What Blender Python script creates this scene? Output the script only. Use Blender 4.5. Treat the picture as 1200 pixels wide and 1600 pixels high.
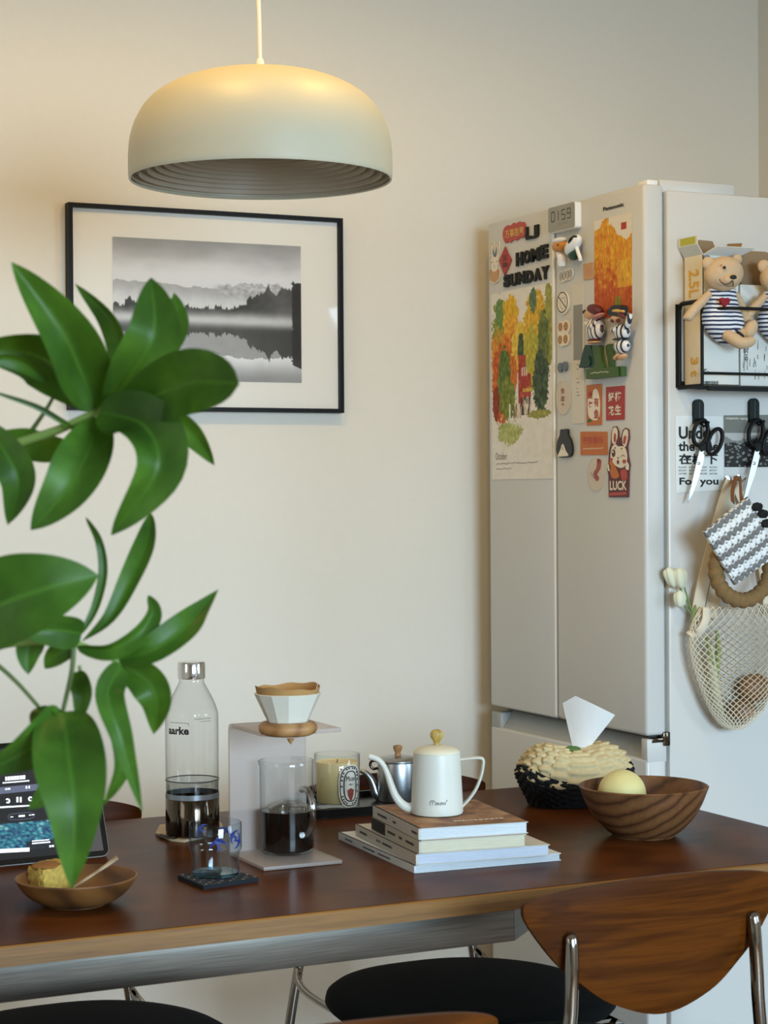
import bpy, bmesh, math, random
from mathutils import Vector, Matrix, noise as mnoise
random.seed(7)
PI = math.pi
for o in list(bpy.data.objects): bpy.data.objects.remove(o)
S = bpy.context.scene
COL = S.collection

# ---------------------------------------------------------------- camera
FPX = 3046.0
CAMH = 1.286
_yaw, _pit, _rol = math.radians(25.6), math.radians(.653), math.radians(.38)
_f0 = Vector((math.sin(_yaw), math.cos(_yaw), 0)); _r0 = Vector((math.cos(_yaw), -math.sin(_yaw), 0)); _z = Vector((0, 0, 1))
CF = _f0*math.cos(_pit) - _z*math.sin(_pit); _u0 = _z*math.cos(_pit) + _f0*math.sin(_pit)
CU = _u0*math.cos(_rol) + _r0*math.sin(_rol); CR = _r0*math.cos(_rol) - _u0*math.sin(_rol)
CAM = Vector((0, 0, CAMH))
cd = bpy.data.cameras.new('camera'); cam = bpy.data.objects.new('camera', cd); COL.objects.link(cam)
cam.matrix_world = Matrix(((CR.x, CU.x, -CF.x, 0), (CR.y, CU.y, -CF.y, 0), (CR.z, CU.z, -CF.z, CAMH), (0, 0, 0, 1)))
cd.sensor_fit = 'VERTICAL'; cd.sensor_height = 36; cd.lens = FPX/1600*36
cd.clip_start = .05; cd.clip_end = 50
cd.dof.use_dof = True; cd.dof.focus_distance = 3.2; cd.dof.aperture_fstop = 11
S.camera = cam

# ---------------------------------------------------------------- colour, world, light
def srgb(c):
    if isinstance(c, str):
        c = c.lstrip('#'); c = [int(c[i:i+2], 16)/255 for i in (0, 2, 4)]
    return tuple((x/12.92 if x <= .04045 else ((x+.055)/1.055)**2.4) for x in c[:3])
vs = S.view_settings
vs.view_transform = 'Standard'; vs.look = 'None'; vs.gamma = 1; vs.use_curve_mapping = False
vs.exposure = -0.17
w = bpy.data.worlds.new('world'); S.world = w; w.use_nodes = True
w.node_tree.nodes['Background'].inputs[0].default_value = (.75, .85, 1, 1)
w.node_tree.nodes['Background'].inputs[1].default_value = .4
def area(name, loc, target, sx, sy, power, col, spread=180):
    l = bpy.data.lights.new(name, 'AREA'); l.shape = 'RECTANGLE'; l.size = sx; l.size_y = sy; l.energy = power; l.color = col
    l.spread = math.radians(spread)
    o = bpy.data.objects.new(name, l); COL.objects.link(o); o.location = loc
    o.rotation_euler = (Vector(target)-Vector(loc)).to_track_quat('-Z', 'Y').to_euler()
    return o
# sky light falling in by a window behind the camera and a larger one further right; a weak fill light added on the left for the refrigerator front
WIN = (.2, 2.3, .75, 2.3)          # x0 x1 z0 z1 in the wall at y = -2.45
DAY = (.59, .81, 1)
area('window_daylight', (1.25, -2.3, 1.5), (1.25, -1.3, .75), 1.9, 1.4, 184, DAY, 112)
area('right_window_daylight', (4.42, -.85, 1.55), (3.42, -.85, 1.0), 1.8, 1.5, 95, DAY, 150)
area('left_fill_light', (-2.05, 1.3, 1.6), (3, 1.3, 1.4), 1.1, 1.1, 8.5, (1, .95, .87))

# ---------------------------------------------------------------- pixel of the photograph -> point on a real plane
def ray(x, y): return CF + CR*((x-600)/FPX) - CU*((y-800)/FPX)
def atZ(x, y, z): d = ray(x, y); return CAM + d*((z-CAMH)/d.z)
def atD(x, y, t): return CAM + ray(x, y)*t
def kpx(p): return (Vector(p)-CAM).dot(CF)/FPX          # metres per pixel at a point
class PL:
    def __init__(s, o, ea, eb): s.o = Vector(o); s.ea = Vector(ea); s.eb = Vector(eb); s.n = s.eb.cross(s.ea) * -1; s.n = s.ea.cross(s.eb)
    def px(s, x, y, h=0):
        d = ray(x, y); o = s.o + s.n*h; t = (o-CAM).dot(s.n)/d.dot(s.n); q = CAM + d*t - o
        return (q.dot(s.ea), q.dot(s.eb))
    def w(s, a, b, h=0): return s.o + s.ea*a + s.eb*b + s.n*h
    def pts(s, pp, h=0): return [s.px(x, y, h) for x, y in pp]
XF, YS, YW, ZT = 1.98, 3.022, 3.70, .74
FRONT = PL((XF, YS, 0), (0, -1, 0), (0, 0, 1))     # front of the refrigerator (faces -X)
SIDE = PL((0, YS, 0), (1, 0, 0), (0, 0, 1))        # side of the refrigerator (faces -Y)
WALL = PL((0, YW, 0), (1, 0, 0), (0, 0, 1))
def T(x, y, dz=0): return atZ(x, y, ZT+dz)

# ---------------------------------------------------------------- mesh helpers
class MB:
    def __init__(s): s.v = []; s.f = []; s.c = None; s.a = None
    def add(s, v, f):
        n = len(s.v); s.v += [Vector(p) for p in v]; s.f += [tuple(i+n for i in q) for q in f]; return s
    def xf(s, m, start=0):
        for i in range(start, len(s.v)): s.v[i] = m @ s.v[i]
        return s
    def box(s, x0, x1, y0, y1, z0, z1, bev=0, seg=2, m=None):
        bm = bmesh.new(); bmesh.ops.create_cube(bm, size=1)
        for q in bm.verts: q.co = Vector((x0+(q.co.x+.5)*(x1-x0), y0+(q.co.y+.5)*(y1-y0), z0+(q.co.z+.5)*(z1-z0)))
        if bev: bmesh.ops.bevel(bm, geom=bm.edges[:], offset=bev, segments=seg, profile=.5, affect='EDGES')
        s._bm(bm, m); return s
    def _bm(s, bm, m=None):
        bm.verts.index_update(); v = [q.co.copy() for q in bm.verts]
        if m: v = [m @ q for q in v]
        s.add(v, [[q.index for q in f.verts] for f in bm.faces]); bm.free()
    def lathe(s, prof, seg=40, c=(0, 0, 0), cap0=True, cap1=True, fn=None):
        c = Vector(c); v = []; f = []; n = len(prof)
        for i in range(seg):
            a = 2*PI*i/seg
            for j, (r, z) in enumerate(prof):
                k = fn(a, j) if fn else 1
                v.append(c + Vector((r*k*math.cos(a), r*k*math.sin(a), z)))
        for i in range(seg):
            i2 = (i+1) % seg
            for j in range(n-1): f.append((i*n+j, i2*n+j, i2*n+j+1, i*n+j+1))
        if cap0 and prof[0][0] > 1e-5: f.append([i*n for i in range(seg)][::-1])
        if cap1 and prof[-1][0] > 1e-5: f.append([i*n+n-1 for i in range(seg)])
        return s.add(v, f)
    def tube(s, path, r, seg=8, closed=False, flat=None, cap=True, up=None):
        P = [Vector(p) for p in path]; n = len(P); rr = r if isinstance(r, (list, tuple)) else [r]*n
        v = []; f = []; N = None
        for i in range(n):
            if closed: t = (P[(i+1) % n]-P[i-1]).normalized()
            else: t = (P[min(i+1, n-1)]-P[max(i-1, 0)]).normalized()
            if N is None:
                N = Vector(up) if up is not None else (Vector((0, 0, 1)) if abs(t.z) < .9 else Vector((1, 0, 0)))
            N = (N - t*N.dot(t)).normalized(); B = t.cross(N)
            for k in range(seg):
                a = 2*PI*k/seg; fl = flat if flat else 1
                v.append(P[i] + N*(rr[i]*math.cos(a)) + B*(rr[i]*fl*math.sin(a)))
        m = n if closed else n-1
        for i in range(m):
            i2 = (i+1) % n
            for k in range(seg): f.append((i*seg+k, i*seg+(k+1) % seg, i2*seg+(k+1) % seg, i2*seg+k))
        if not closed and cap: f.append(list(range(seg))[::-1]); f.append([(n-1)*seg+k for k in range(seg)])
        return s.add(v, f)
    def ell(s, c, r, m=None, seg=20, rings=12, fn=None):
        c = Vector(c); v = []; f = []
        for j in range(rings+1):
            th = PI*j/rings
            for i in range(seg):
                a = 2*PI*i/seg; d = Vector((math.sin(th)*math.cos(a), math.sin(th)*math.sin(a), math.cos(th)))
                k = fn(d) if fn else 1
                q = Vector((d.x*r[0]*k, d.y*r[1]*k, d.z*r[2]*k))
                v.append(c + (m @ q if m else q))
        for j in range(rings):
            for i in range(seg): f.append((j*seg+i, (j+1)*seg+i, (j+1)*seg+(i+1) % seg, j*seg+(i+1) % seg))
        return s.add(v, f)
    def prism(s, pl, poly, h0, h1):
        n = len(poly); ar = sum(poly[i][0]*poly[(i+1) % n][1]-poly[(i+1) % n][0]*poly[i][1] for i in range(n))
        if ar < 0: poly = poly[::-1]
        v = [pl.w(a, b, h0) for a, b in poly] + [pl.w(a, b, h1) for a, b in poly]
        f = [list(range(n))[::-1], list(range(n, 2*n))] + [(i, (i+1) % n, n+(i+1) % n, n+i) for i in range(n)]
        return s.add(v, f)
    def quad(s, a, b, c, d): return s.add([a, b, c, d], [(0, 1, 2, 3)])
def rot(axis, deg, c=(0, 0, 0)):
    c = Vector(c); return Matrix.Translation(c) @ Matrix.Rotation(math.radians(deg), 4, axis) @ Matrix.Translation(-c)
def smooth(pts, n=24, closed=False):
    P = [Vector(p) for p in pts]; m = len(P); out = []
    segs = m if closed else m-1
    for i in range(segs):
        if closed: p0, p1, p2, p3 = P[i-1], P[i], P[(i+1) % m], P[(i+2) % m]
        else: p0, p1, p2, p3 = P[max(i-1, 0)], P[i], P[i+1], P[min(i+2, m-1)]
        k = max(2, n//segs)
        for j in range(k):
            t = j/k
            out.append(.5*((2*p1)+(p2-p0)*t+(2*p0-5*p1+4*p2-p3)*t*t+(3*p1-p0-3*p2+p3)*t*t*t))
    if not closed: out.append(P[-1])
    return out
def sm2(pts, n=32, closed=True): return [(p.x, p.y) for p in smooth([(a, b, 0) for a, b in pts], n, closed)]
def ellpts(cx, cy, rx, ry, n=24, a0=0, a1=2*PI): return [(cx+rx*math.cos(a0+(a1-a0)*i/n), cy+ry*math.sin(a0+(a1-a0)*i/n)) for i in range(n)]
def rrect(x0, x1, y0, y1, r, n=4):
    out = []
    for cx, cy, a in ((x1-r, y1-r, 0), (x0+r, y1-r, 90), (x0+r, y0+r, 180), (x1-r, y0+r, 270)):
        for i in range(n+1):
            t = math.radians(a+90*i/n); out.append((cx+r*math.cos(t), cy+r*math.sin(t)))
    return out
OFF = {}
def obj(name, mb, m, parent=None, ang=35, origin=None):
    """one mesh object; mb holds world coordinates"""
    me = bpy.data.meshes.new(name)
    if parent is not None: off = OFF[parent.name]
    else:
        if origin is None:
            xs = [p.x for p in mb.v]; ys = [p.y for p in mb.v]; zs = [p.z for p in mb.v]
            origin = ((min(xs)+max(xs))/2, (min(ys)+max(ys))/2, min(zs))
        off = Vector(origin)
    me.from_pydata([tuple(p-off) for p in mb.v], [], mb.f)
    if mb.c:
        at = me.color_attributes.new('Col', 'FLOAT_COLOR', 'POINT')
        at.data.foreach_set('color', [x for c in mb.c for x in (*c[:3], 1)])
    if mb.a:
        at = me.attributes.new('wing', 'FLOAT', 'POINT'); at.data.foreach_set('value', mb.a)
    me.update()
    if ang is not None:
        me.shade_smooth()
        if ang < 180: me.set_sharp_from_angle(angle=math.radians(ang))
    o = bpy.data.objects.new(name, me); COL.objects.link(o)
    if m is not None: me.materials.append(MAT[m] if isinstance(m, str) else m)
    OFF[o.name] = off
    if parent is not None: o.parent = parent
    else: o.location = off
    return o
def thing(name, label, cat, loc, group=None):
    o = bpy.data.objects.new(name, None); COL.objects.link(o); o.location = loc; o.empty_display_size = .05
    OFF[o.name] = Vector(loc); tag(o, label, cat, group); return o
def tag(o, label, cat, group=None):
    o['label'] = label; o['category'] = cat
    if group: o['group'] = group
    return o
def struct(name, mb, m, parent=None, ang=35, label=None):
    o = obj(name, mb, m, parent, ang)
    if parent is None: o['kind'] = 'structure'
    if label: o['label'] = label
    return o
def dup(root, loc, rz, label):
    r = root.copy(); COL.objects.link(r); r.location = loc; r.rotation_euler = (0, 0, rz); r['label'] = label
    for ch in root.children:
        c = ch.copy(); COL.objects.link(c); c.parent = r
        for g in ch.children:
            d = g.copy(); COL.objects.link(d); d.parent = c
    return r
_TX = {}
def text_mesh(s, bold=0.0, align=None):
    key = (s, bold)
    if key not in _TX:
        cu = bpy.data.curves.new('text', 'FONT'); cu.body = s; cu.size = 1; cu.offset = bold; cu.resolution_u = 3
        cu.space_line = .85
        ob = bpy.data.objects.new('text', cu); me = ob.to_mesh()
        v = [q.co.copy() for q in me.vertices]; f = [tuple(p.vertices) for p in me.polygons]
        ob.to_mesh_clear(); bpy.data.objects.remove(ob); bpy.data.curves.remove(cu)
        _TX[key] = (v, f)
    return _TX[key]
def text_ab(mb, s, pl, a0, b0, a1, b1, h, thick=0, bold=0, ang=0):
    """lettering filling the rectangle a0..a1, b0..b1 of a plane"""
    v, f = text_mesh(s, bold)
    if not v: return mb
    x0 = min(q.x for q in v); x1 = max(q.x for q in v); y0 = min(q.y for q in v); y1 = max(q.y for q in v)
    ca, cb, ct, st = (a0+a1)/2, (b0+b1)/2, math.cos(ang), math.sin(ang)
    def mp(q, hh):
        a = ((q.x-x0)/max(1e-6, x1-x0)-.5)*(a1-a0); b = ((q.y-y0)/max(1e-6, y1-y0)-.5)*(b1-b0)
        return pl.w(ca+a*ct-b*st, cb+a*st+b*ct, hh)
    n = len(v); mb.add([mp(q, h+thick) for q in v], f)
    if thick:
        ed = {}
        for q in f:
            for i in range(len(q)):
                e = (q[i], q[(i+1) % len(q)]); ed[e] = 1
        bd = [e for e in ed if (e[1], e[0]) not in ed]
        base = len(mb.v)-n; off = len(mb.v)
        mb.v += [mp(q, h) for q in v]
        mb.f += [(base+a, off+a, off+b, base+b) for a, b in bd]
    return mb
def text_px(mb, s, pl, bl, tr, h, thick=0, bold=0, ang=0):
    a0, b0 = pl.px(*bl); a1, b1 = pl.px(*tr)
    return text_ab(mb, s, pl, a0, b0, a1, b1, h, thick, bold, ang)
def ring2(mb, pl, cx, cy, rx, ry, wd, h, n=28, a0=0, a1=2*PI, closed=True):
    v = []; f = []
    m = n if closed else n+1
    for i in range(m):
        a = a0+(a1-a0)*i/n
        for k in (0, 1): v.append(pl.w(cx+(rx-k*wd)*math.cos(a), cy+(ry-k*wd)*math.sin(a), h))
    for i in range(n):
        j = (i+1) % m; f.append((2*i, 2*j, 2*j+1, 2*i+1))
    return mb.add(v, f)
def line2(mb, pl, pts, wd, h):
    """a drawn stroke on a plane"""
    v = []; f = []; n = len(pts)
    for i in range(n):
        p = Vector((*pts[i], 0)); t = Vector((*pts[min(i+1, n-1)], 0))-Vector((*pts[max(i-1, 0)], 0))
        t = t.normalized() if t.length > 0 else Vector((1, 0, 0)); q = Vector((-t.y, t.x, 0))*wd/2
        v += [pl.w(p.x+q.x, p.y+q.y, h), pl.w(p.x-q.x, p.y-q.y, h)]
    for i in range(n-1): f.append((2*i, 2*i+1, 2*i+3, 2*i+2))
    return mb.add(v, f)
def print_grid(pl, a0, b0, a1, b1, h, nx, ny, fn):
    """flat print: colours given per point by fn(u from left, v from top)"""
    mb = MB(); mb.c = []
    for j in range(ny+1):
        for i in range(nx+1):
            u, v = i/nx, j/ny
            mb.v.append(pl.w(a0+(a1-a0)*u, b1+(b0-b1)*v, h)); mb.c.append(fn(u, v))
    for j in range(ny):
        for i in range(nx):
            q = j*(nx+1)+i; mb.f.append((q, q+nx+1, q+nx+2, q+1))
    return mb
def fbm(x, y, z=0, o=4):
    s = 0; a = .5; f = 1
    for _ in range(o): s += a*mnoise.noise((x*f, y*f, z)); a *= .5; f *= 2
    return s
def lerp(a, b, t): return a+(b-a)*t
def sst(a, b, x):
    t = max(0, min(1, (x-a)/(b-a))); return t*t*(3-2*t)
def mixc(a, b, t): return tuple(lerp(a[i], b[i], t) for i in range(3))

# ---------------------------------------------------------------- materials
MAT = {}
def nodes(name):
    m = bpy.data.materials.new(name); m.use_nodes = True; nt = m.node_tree; b = nt.nodes['Principled BSDF']; MAT[name] = m
    return m, nt, b
def coord(nt, sc=(1, 1, 1), ro=(0, 0, 0)):
    tc = nt.nodes.new('ShaderNodeTexCoord'); mp = nt.nodes.new('ShaderNodeMapping')
    mp.inputs['Scale'].default_value = sc; mp.inputs['Rotation'].default_value = ro
    nt.links.new(tc.outputs['Object'], mp.inputs[0]); return mp.outputs[0]
def mixn(nt, fac, a, b, mode='MIX'):
    n = nt.nodes.new('ShaderNodeMix'); n.data_type = 'RGBA'; n.blend_type = mode
    for k, x in ((0, fac), (6, a), (7, b)):
        if hasattr(x, 'links'): nt.links.new(x, n.inputs[k])
        elif k == 0: n.inputs[0].default_value = x
        else: n.inputs[k].default_value = (*x, 1)
    return n.outputs[2]
def noisen(nt, vec, scale, detail=3, rough=.5, dist=0):
    n = nt.nodes.new('ShaderNodeTexNoise'); n.inputs['Scale'].default_value = scale; n.inputs['Detail'].default_value = detail
    n.inputs['Roughness'].default_value = rough; n.inputs['Distortion'].default_value = dist
    nt.links.new(vec, n.inputs['Vector']); return n.outputs['Fac']
def ramp(nt, fac, stops):
    n = nt.nodes.new('ShaderNodeValToRGB'); e = n.color_ramp.elements
    while len(e) < len(stops): e.new(.5)
    for i, (p, c) in enumerate(stops): e[i].position = p; e[i].color = (*c, 1) if len(c) == 3 else c
    nt.links.new(fac, n.inputs[0]); return n.outputs[0]
def bumpn(nt, b, h, strength, dist=.002):
    n = nt.nodes.new('ShaderNodeBump'); n.inputs['Strength'].default_value = strength; n.inputs['Distance'].default_value = dist
    nt.links.new(h, n.inputs['Height']); nt.links.new(n.outputs[0], b.inputs['Normal'])
def M(name, col, rough=.5, metal=0, var=.06, vs=40, bump=0, bs=300, coat=0, emit=0, spec=None, sub=0):
    m, nt, b = nodes(name); c = srgb(col); vec = coord(nt)
    f = noisen(nt, vec, vs)
    nt.links.new(mixn(nt, f, tuple(x*(1-var) for x in c), tuple(min(1, x*(1+var)) for x in c)), b.inputs['Base Color'])
    b.inputs['Roughness'].default_value = rough; b.inputs['Metallic'].default_value = metal
    if coat: b.inputs['Coat Weight'].default_value = coat; b.inputs['Coat Roughness'].default_value = .1
    if spec is not None: b.inputs['Specular IOR Level'].default_value = spec
    if bump: bumpn(nt, b, noisen(nt, vec, bs, 4), bump, .001)
    if emit: b.inputs['Emission Color'].default_value = (*c, 1); b.inputs['Emission Strength'].default_value = emit
    if sub: b.inputs['Subsurface Weight'].default_value = sub; b.inputs['Subsurface Radius'].default_value = (.02, .015, .008); b.inputs['Subsurface Scale'].default_value = .5
    return m
def WOOD(name, dark, mid, light, sc=(1, 1, 1), ro=(0, 0, 0), scale=8, dist=2.5, rough=.42, bands=1.0, fine=.35, coat=0):
    m, nt, b = nodes(name); vec = coord(nt, sc, ro)
    wv = nt.nodes.new('ShaderNodeTexWave'); wv.wave_type = 'BANDS'; wv.bands_direction = 'X'; wv.inputs['Scale'].default_value = scale
    wv.inputs['Distortion'].default_value = dist; wv.inputs['Detail'].default_value = 3; wv.inputs['Detail Scale'].default_value = 1.2
    nt.links.new(vec, wv.inputs['Vector'])
    base = ramp(nt, wv.outputs['Fac'], [(0, srgb(dark)), (.35*bands, srgb(mid)), (1, srgb(light))])
    fn = noisen(nt, vec, scale*9, 5, .65)
    fr = ramp(nt, fn, [(.25, (.45, .45, .45)), (.6, (1, 1, 1))])
    nt.links.new(mixn(nt, fine, base, fr, 'MULTIPLY'), b.inputs['Base Color'])
    b.inputs['Roughness'].default_value = rough
    if coat: b.inputs['Coat Weight'].default_value = coat; b.inputs['Coat Roughness'].default_value = .25
    bumpn(nt, b, fn, .08, .001)
    return m
S.cycles.transparent_max_bounces = 24
def GLASS(name, tint=(.96, .98, .97), edge=(.45, .5, .5), refl=.9, f0=.045):
    """thin blown glass: clear, darker where seen edge-on, with clear reflections"""
    m, nt, b = nodes(name); nt.nodes.remove(b); out = nt.nodes['Material Output']
    lw = nt.nodes.new('ShaderNodeLayerWeight'); lw.inputs['Blend'].default_value = .5
    tr = nt.nodes.new('ShaderNodeBsdfTransparent'); gl = nt.nodes.new('ShaderNodeBsdfGlossy'); gl.inputs['Roughness'].default_value = .03
    gl.inputs['Color'].default_value = (refl, refl, refl, 1)
    def mth(op, a, b_=None):
        n = nt.nodes.new('ShaderNodeMath'); n.operation = op
        for k, x in ((0, a), (1, b_)):
            if x is None: continue
            if hasattr(x, 'links'): nt.links.new(x, n.inputs[k])
            else: n.inputs[k].default_value = x
        return n.outputs[0]
    fc = lw.outputs['Facing']
    nt.links.new(mixn(nt, mth('POWER', fc, 3.0), tint, edge), tr.inputs[0])
    fr = mth('ADD', mth('MULTIPLY', mth('POWER', fc, 5.0), .8), f0)
    mx = nt.nodes.new('ShaderNodeMixShader'); nt.links.new(fr, mx.inputs[0]); nt.links.new(tr.outputs[0], mx.inputs[1]); nt.links.new(gl.outputs[0], mx.inputs[2])
    nt.links.new(mx.outputs[0], out.inputs[0]); return m
def PRINT(name, rough=.6, emit=0, spec=.3):
    m, nt, b = nodes(name); a = nt.nodes.new('ShaderNodeAttribute'); a.attribute_name = 'Col'
    nt.links.new(a.outputs['Color'], b.inputs['Base Color']); b.inputs['Roughness'].default_value = rough; b.inputs['Specular IOR Level'].default_value = spec
    if emit: nt.links.new(a.outputs['Color'], b.inputs['Emission Color']); b.inputs['Emission Strength'].default_value = emit
    return m
def STRIPES(name, ca, cb, period, axis='Z', duty=.5, rough=.9, wob=.0):
    m, nt, b = nodes(name); vec = coord(nt); sp = nt.nodes.new('ShaderNodeSeparateXYZ'); nt.links.new(vec, sp.inputs[0])
    src = sp.outputs[axis]
    if wob:
        nz = noisen(nt, vec, 30, 2); ad = nt.nodes.new('ShaderNodeMath'); ad.operation = 'MULTIPLY_ADD'; ad.inputs[1].default_value = wob
        nt.links.new(nz, ad.inputs[0]); nt.links.new(src, ad.inputs[2]); src = ad.outputs[0]
    d = nt.nodes.new('ShaderNodeMath'); d.operation = 'MULTIPLY'; d.inputs[1].default_value = 1/period; nt.links.new(src, d.inputs[0])
    fr = nt.nodes.new('ShaderNodeMath'); fr.operation = 'FRACT'; nt.links.new(d.outputs[0], fr.inputs[0])
    g = nt.nodes.new('ShaderNodeMath'); g.operation = 'GREATER_THAN'; g.inputs[1].default_value = duty; nt.links.new(fr.outputs[0], g.inputs[0])
    nt.links.new(mixn(nt, g.outputs[0], srgb(ca), srgb(cb)), b.inputs['Base Color']); b.inputs['Roughness'].default_value = rough
    return m
M('wall_paint', '#e1dacc', .85, var=.02, vs=60, bump=.25, bs=900)
M('ceiling_paint', '#e8e2d6', .9, var=.01)
M('floor_wood', '#86664a', .45, var=.12, vs=12, bump=.1, bs=60)
M('lamp_shell', '#c8c0a6', .48, var=.01, bump=.05, bs=600)
M('lamp_inside', '#a89c88', .4, var=.03)
M('cord_white', '#e9e4d2', .6, var=.02)
M('black_frame', '#0d0e10', .5, var=.05, spec=.2)
M('mat_board', '#f2eee6', .9, var=.015)
PRINT('paper_print')
M('fridge_white', '#cccbc6', .33, var=.008, vs=5)
M('fridge_recess', '#9d9e9a', .45, var=.02)
M('fridge_dark', '#2c2d2e', .5)
M('fridge_seal', '#8a8a86', .6)
M('chrome', '#d8d8d8', .12, 1, var=.02)
M('chair_chrome', '#8f8b85', .07, 1, var=.02)
M('steel_brushed', '#a8abad', .33, 1, var=.05)
M('steel_dark', '#5b5248', .1, 1, var=.05)
M('black_plastic', '#0b0c0e', .5, var=.1, spec=.25)
M('black_fabric', '#0a0b0b', .9, spec=.15, var=.15, vs=200, bump=.2, bs=900)
M('dark_green', '#10201d', .55, var=.1)
M('letter_black', '#0b0d0c', .75, var=.2, vs=200)
M('ink', '#161616', .7)
M('ink_grey', '#4a4744', .7)
M('white_gloss', '#ecebe6', .25, var=.01)
M('white_paper', '#e2ddd0', .85, var=.015)
M('fridge_paper', '#d7d0c2', .85, var=.015)

# ================================================================ THE SETTING
CEIL = 2.62
XR, XL, YB = 2.74, -2.2, -2.45      # wall right of the refrigerator, left wall, window wall
XR2 = 4.5
struct('floor', MB().box(XL-.1, XR2+.1, YB-.1, YW+.1, -.1, 0), 'floor_wood')
struct('ceiling', MB().box(XL-.1, XR2+.1, YB-.1, YW+.1, CEIL, CEIL+.1), 'ceiling_paint')
struct('wall_back', MB().box(XL-.1, XR2+.1, YW, YW+.1, 0, CEIL), 'wall_paint')
struct('wall_right', MB().box(XR, XR+.12, 3.0, YW, 0, CEIL), 'wall_paint')
b = MB(); b.box(XR2, XR2+.1, YB, -1.85, 0, CEIL); b.box(XR2, XR2+.1, .15, YW, 0, CEIL); b.box(XR2, XR2+.1, -1.85, .15, 0, .7); b.box(XR2, XR2+.1, -1.85, .15, 2.4, CEIL)
struct('wall_far_right', b, 'wall_paint')
b = MB(); b.box(XL-.1, XL, YB, .7, 0, CEIL); b.box(XL-.1, XL, 1.9, YW, 0, CEIL); b.box(XL-.1, XL, .7, 1.9, 0, 1.0); b.box(XL-.1, XL, .7, 1.9, 2.2, CEIL)
struct('wall_left', b, 'wall_paint')
b = MB(); x0, x1, z0, z1 = WIN
b.box(XL, x0, YB-.1, YB, 0, CEIL); b.box(x1, XR2, YB-.1, YB, 0, CEIL); b.box(x0, x1, YB-.1, YB, 0, z0); b.box(x0, x1, YB-.1, YB, z1, CEIL)
struct('wall_front', b, 'wall_paint')
def window(name, pl, a0, a1, b0, b1, n):
    f = MB()
    for i in range(n+1):
        a = a0+(a1-a0)*i/n; f.prism(pl, [(a-.025, b0), (a+.025, b0), (a+.025, b1), (a-.025, b1)], -.07, -.03)
    for bb in (b0, b1): f.prism(pl, [(a0, bb-.025), (a1, bb-.025), (a1, bb+.025), (a0, bb+.025)], -.07, -.03)
    return struct(name, f, 'white_gloss')
window('window_1', PL((0, YB, 0), (-1, 0, 0), (0, 0, 1)), -x1, -x0, z0, z1, 3)
window('window_2', PL((XL, 0, 0), (0, -1, 0), (0, 0, 1)), -1.9, -.7, 1.0, 2.2, 2)  # unseen opening around the added left fill light
window('window_3', PL((XR2, 0, 0), (0, 1, 0), (0, 0, 1)), -1.85, .15, .7, 2.4, 3)
bb = MB().box(XL, XR, YW-.012, YW, 0, .07, .003)
struct('baseboard_back', bb, 'white_gloss')

# ================================================================ CEILING SPOT RAIL (above the frame) - the warm light on the top of the pendant
def ceiling_spot(x, y, power, label):
    t = thing('ceiling_spotlight', label, 'spotlight', (x, y, CEIL), 'warm ceiling spotlights')
    obj('housing', MB().lathe([(.0, 0), (.05, 0), (.05, -.012), (.042, -.012), (.042, -.07), (.036, -.07), (.034, -.03), (0, -.03)], 28, (x, y, CEIL)), 'white_gloss', t)
    l = bpy.data.lights.new('spot_lamp', 'SPOT'); l.energy = power; l.color = (1, .62, .17); l.spot_size = math.radians(172); l.spot_blend = .35; l.shadow_soft_size = .06
    o = bpy.data.objects.new('spot_lamp', l); COL.objects.link(o); o.parent = t; o.location = (0, 0, -.05)
SPOT = 31
ceiling_spot(.80, 2.52, SPOT, 'warm recessed ceiling spotlight left of the pendant lamp')
ceiling_spot(1.46, 2.52, SPOT, 'warm recessed ceiling spotlight right of the pendant lamp')

# ================================================================ PENDANT LAMP
LX, LY, LZ = 1.094, 2.70, 1.749
lamp = thing('pendant_lamp', 'large cream dome pendant lamp hanging above the dining table', 'lamp', (LX, LY, LZ))
pr_ = [(.192, 0), (.1955, .0), (.1962, .02), (.1955, .045), (.1915, .068), (.183, .09), (.169, .111), (.149, .128), (.122, .142), (.09, .152), (.055, .1575), (.02, .159), (0, .159)]
pp = smooth([(r, z, 0) for r, z in pr_], 48)
obj('shade', MB().lathe([(max(0, p.x), p.y) for p in pp], 72, (LX, LY, LZ), cap0=False), 'lamp_shell', lamp, 60)
prof = []
for i in range(14):
    r = .192-.0122*i; z = .004+.046*(1-(r/.192)**2)
    prof += [(r, z-.001), (r-.0012, z+.009), (r-.0085, z+.0095), (r-.0112, z+.0015)]
prof.append((0, .060))
obj('inner_reflector', MB().lathe(prof, 72, (LX, LY, LZ), cap0=False), 'lamp_inside', lamp, 50)
obj('collar', MB().lathe([(0, .158), (.0068, .158), (.0068, .172), (.0052, .178), (.0034, .18), (0, .18)], 20, (LX, LY, LZ)), 'cord_white', lamp)
path = smooth([(LX, LY, LZ+.175), (LX-.001, LY, LZ+.24), (LX-.003, LY, LZ+.32), (LX-.002, LY, LZ+.5), (LX, LY, CEIL-.02)], 24)
obj('cord', MB().tube(path, .0034, 10), 'cord_white', lamp, 60)
obj('ceiling_rose', MB().lathe([(0, CEIL-LZ-.035), (.05, CEIL-LZ-.03), (.055, CEIL-LZ)], 28, (LX, LY, LZ)), 'cord_white', lamp)

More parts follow.
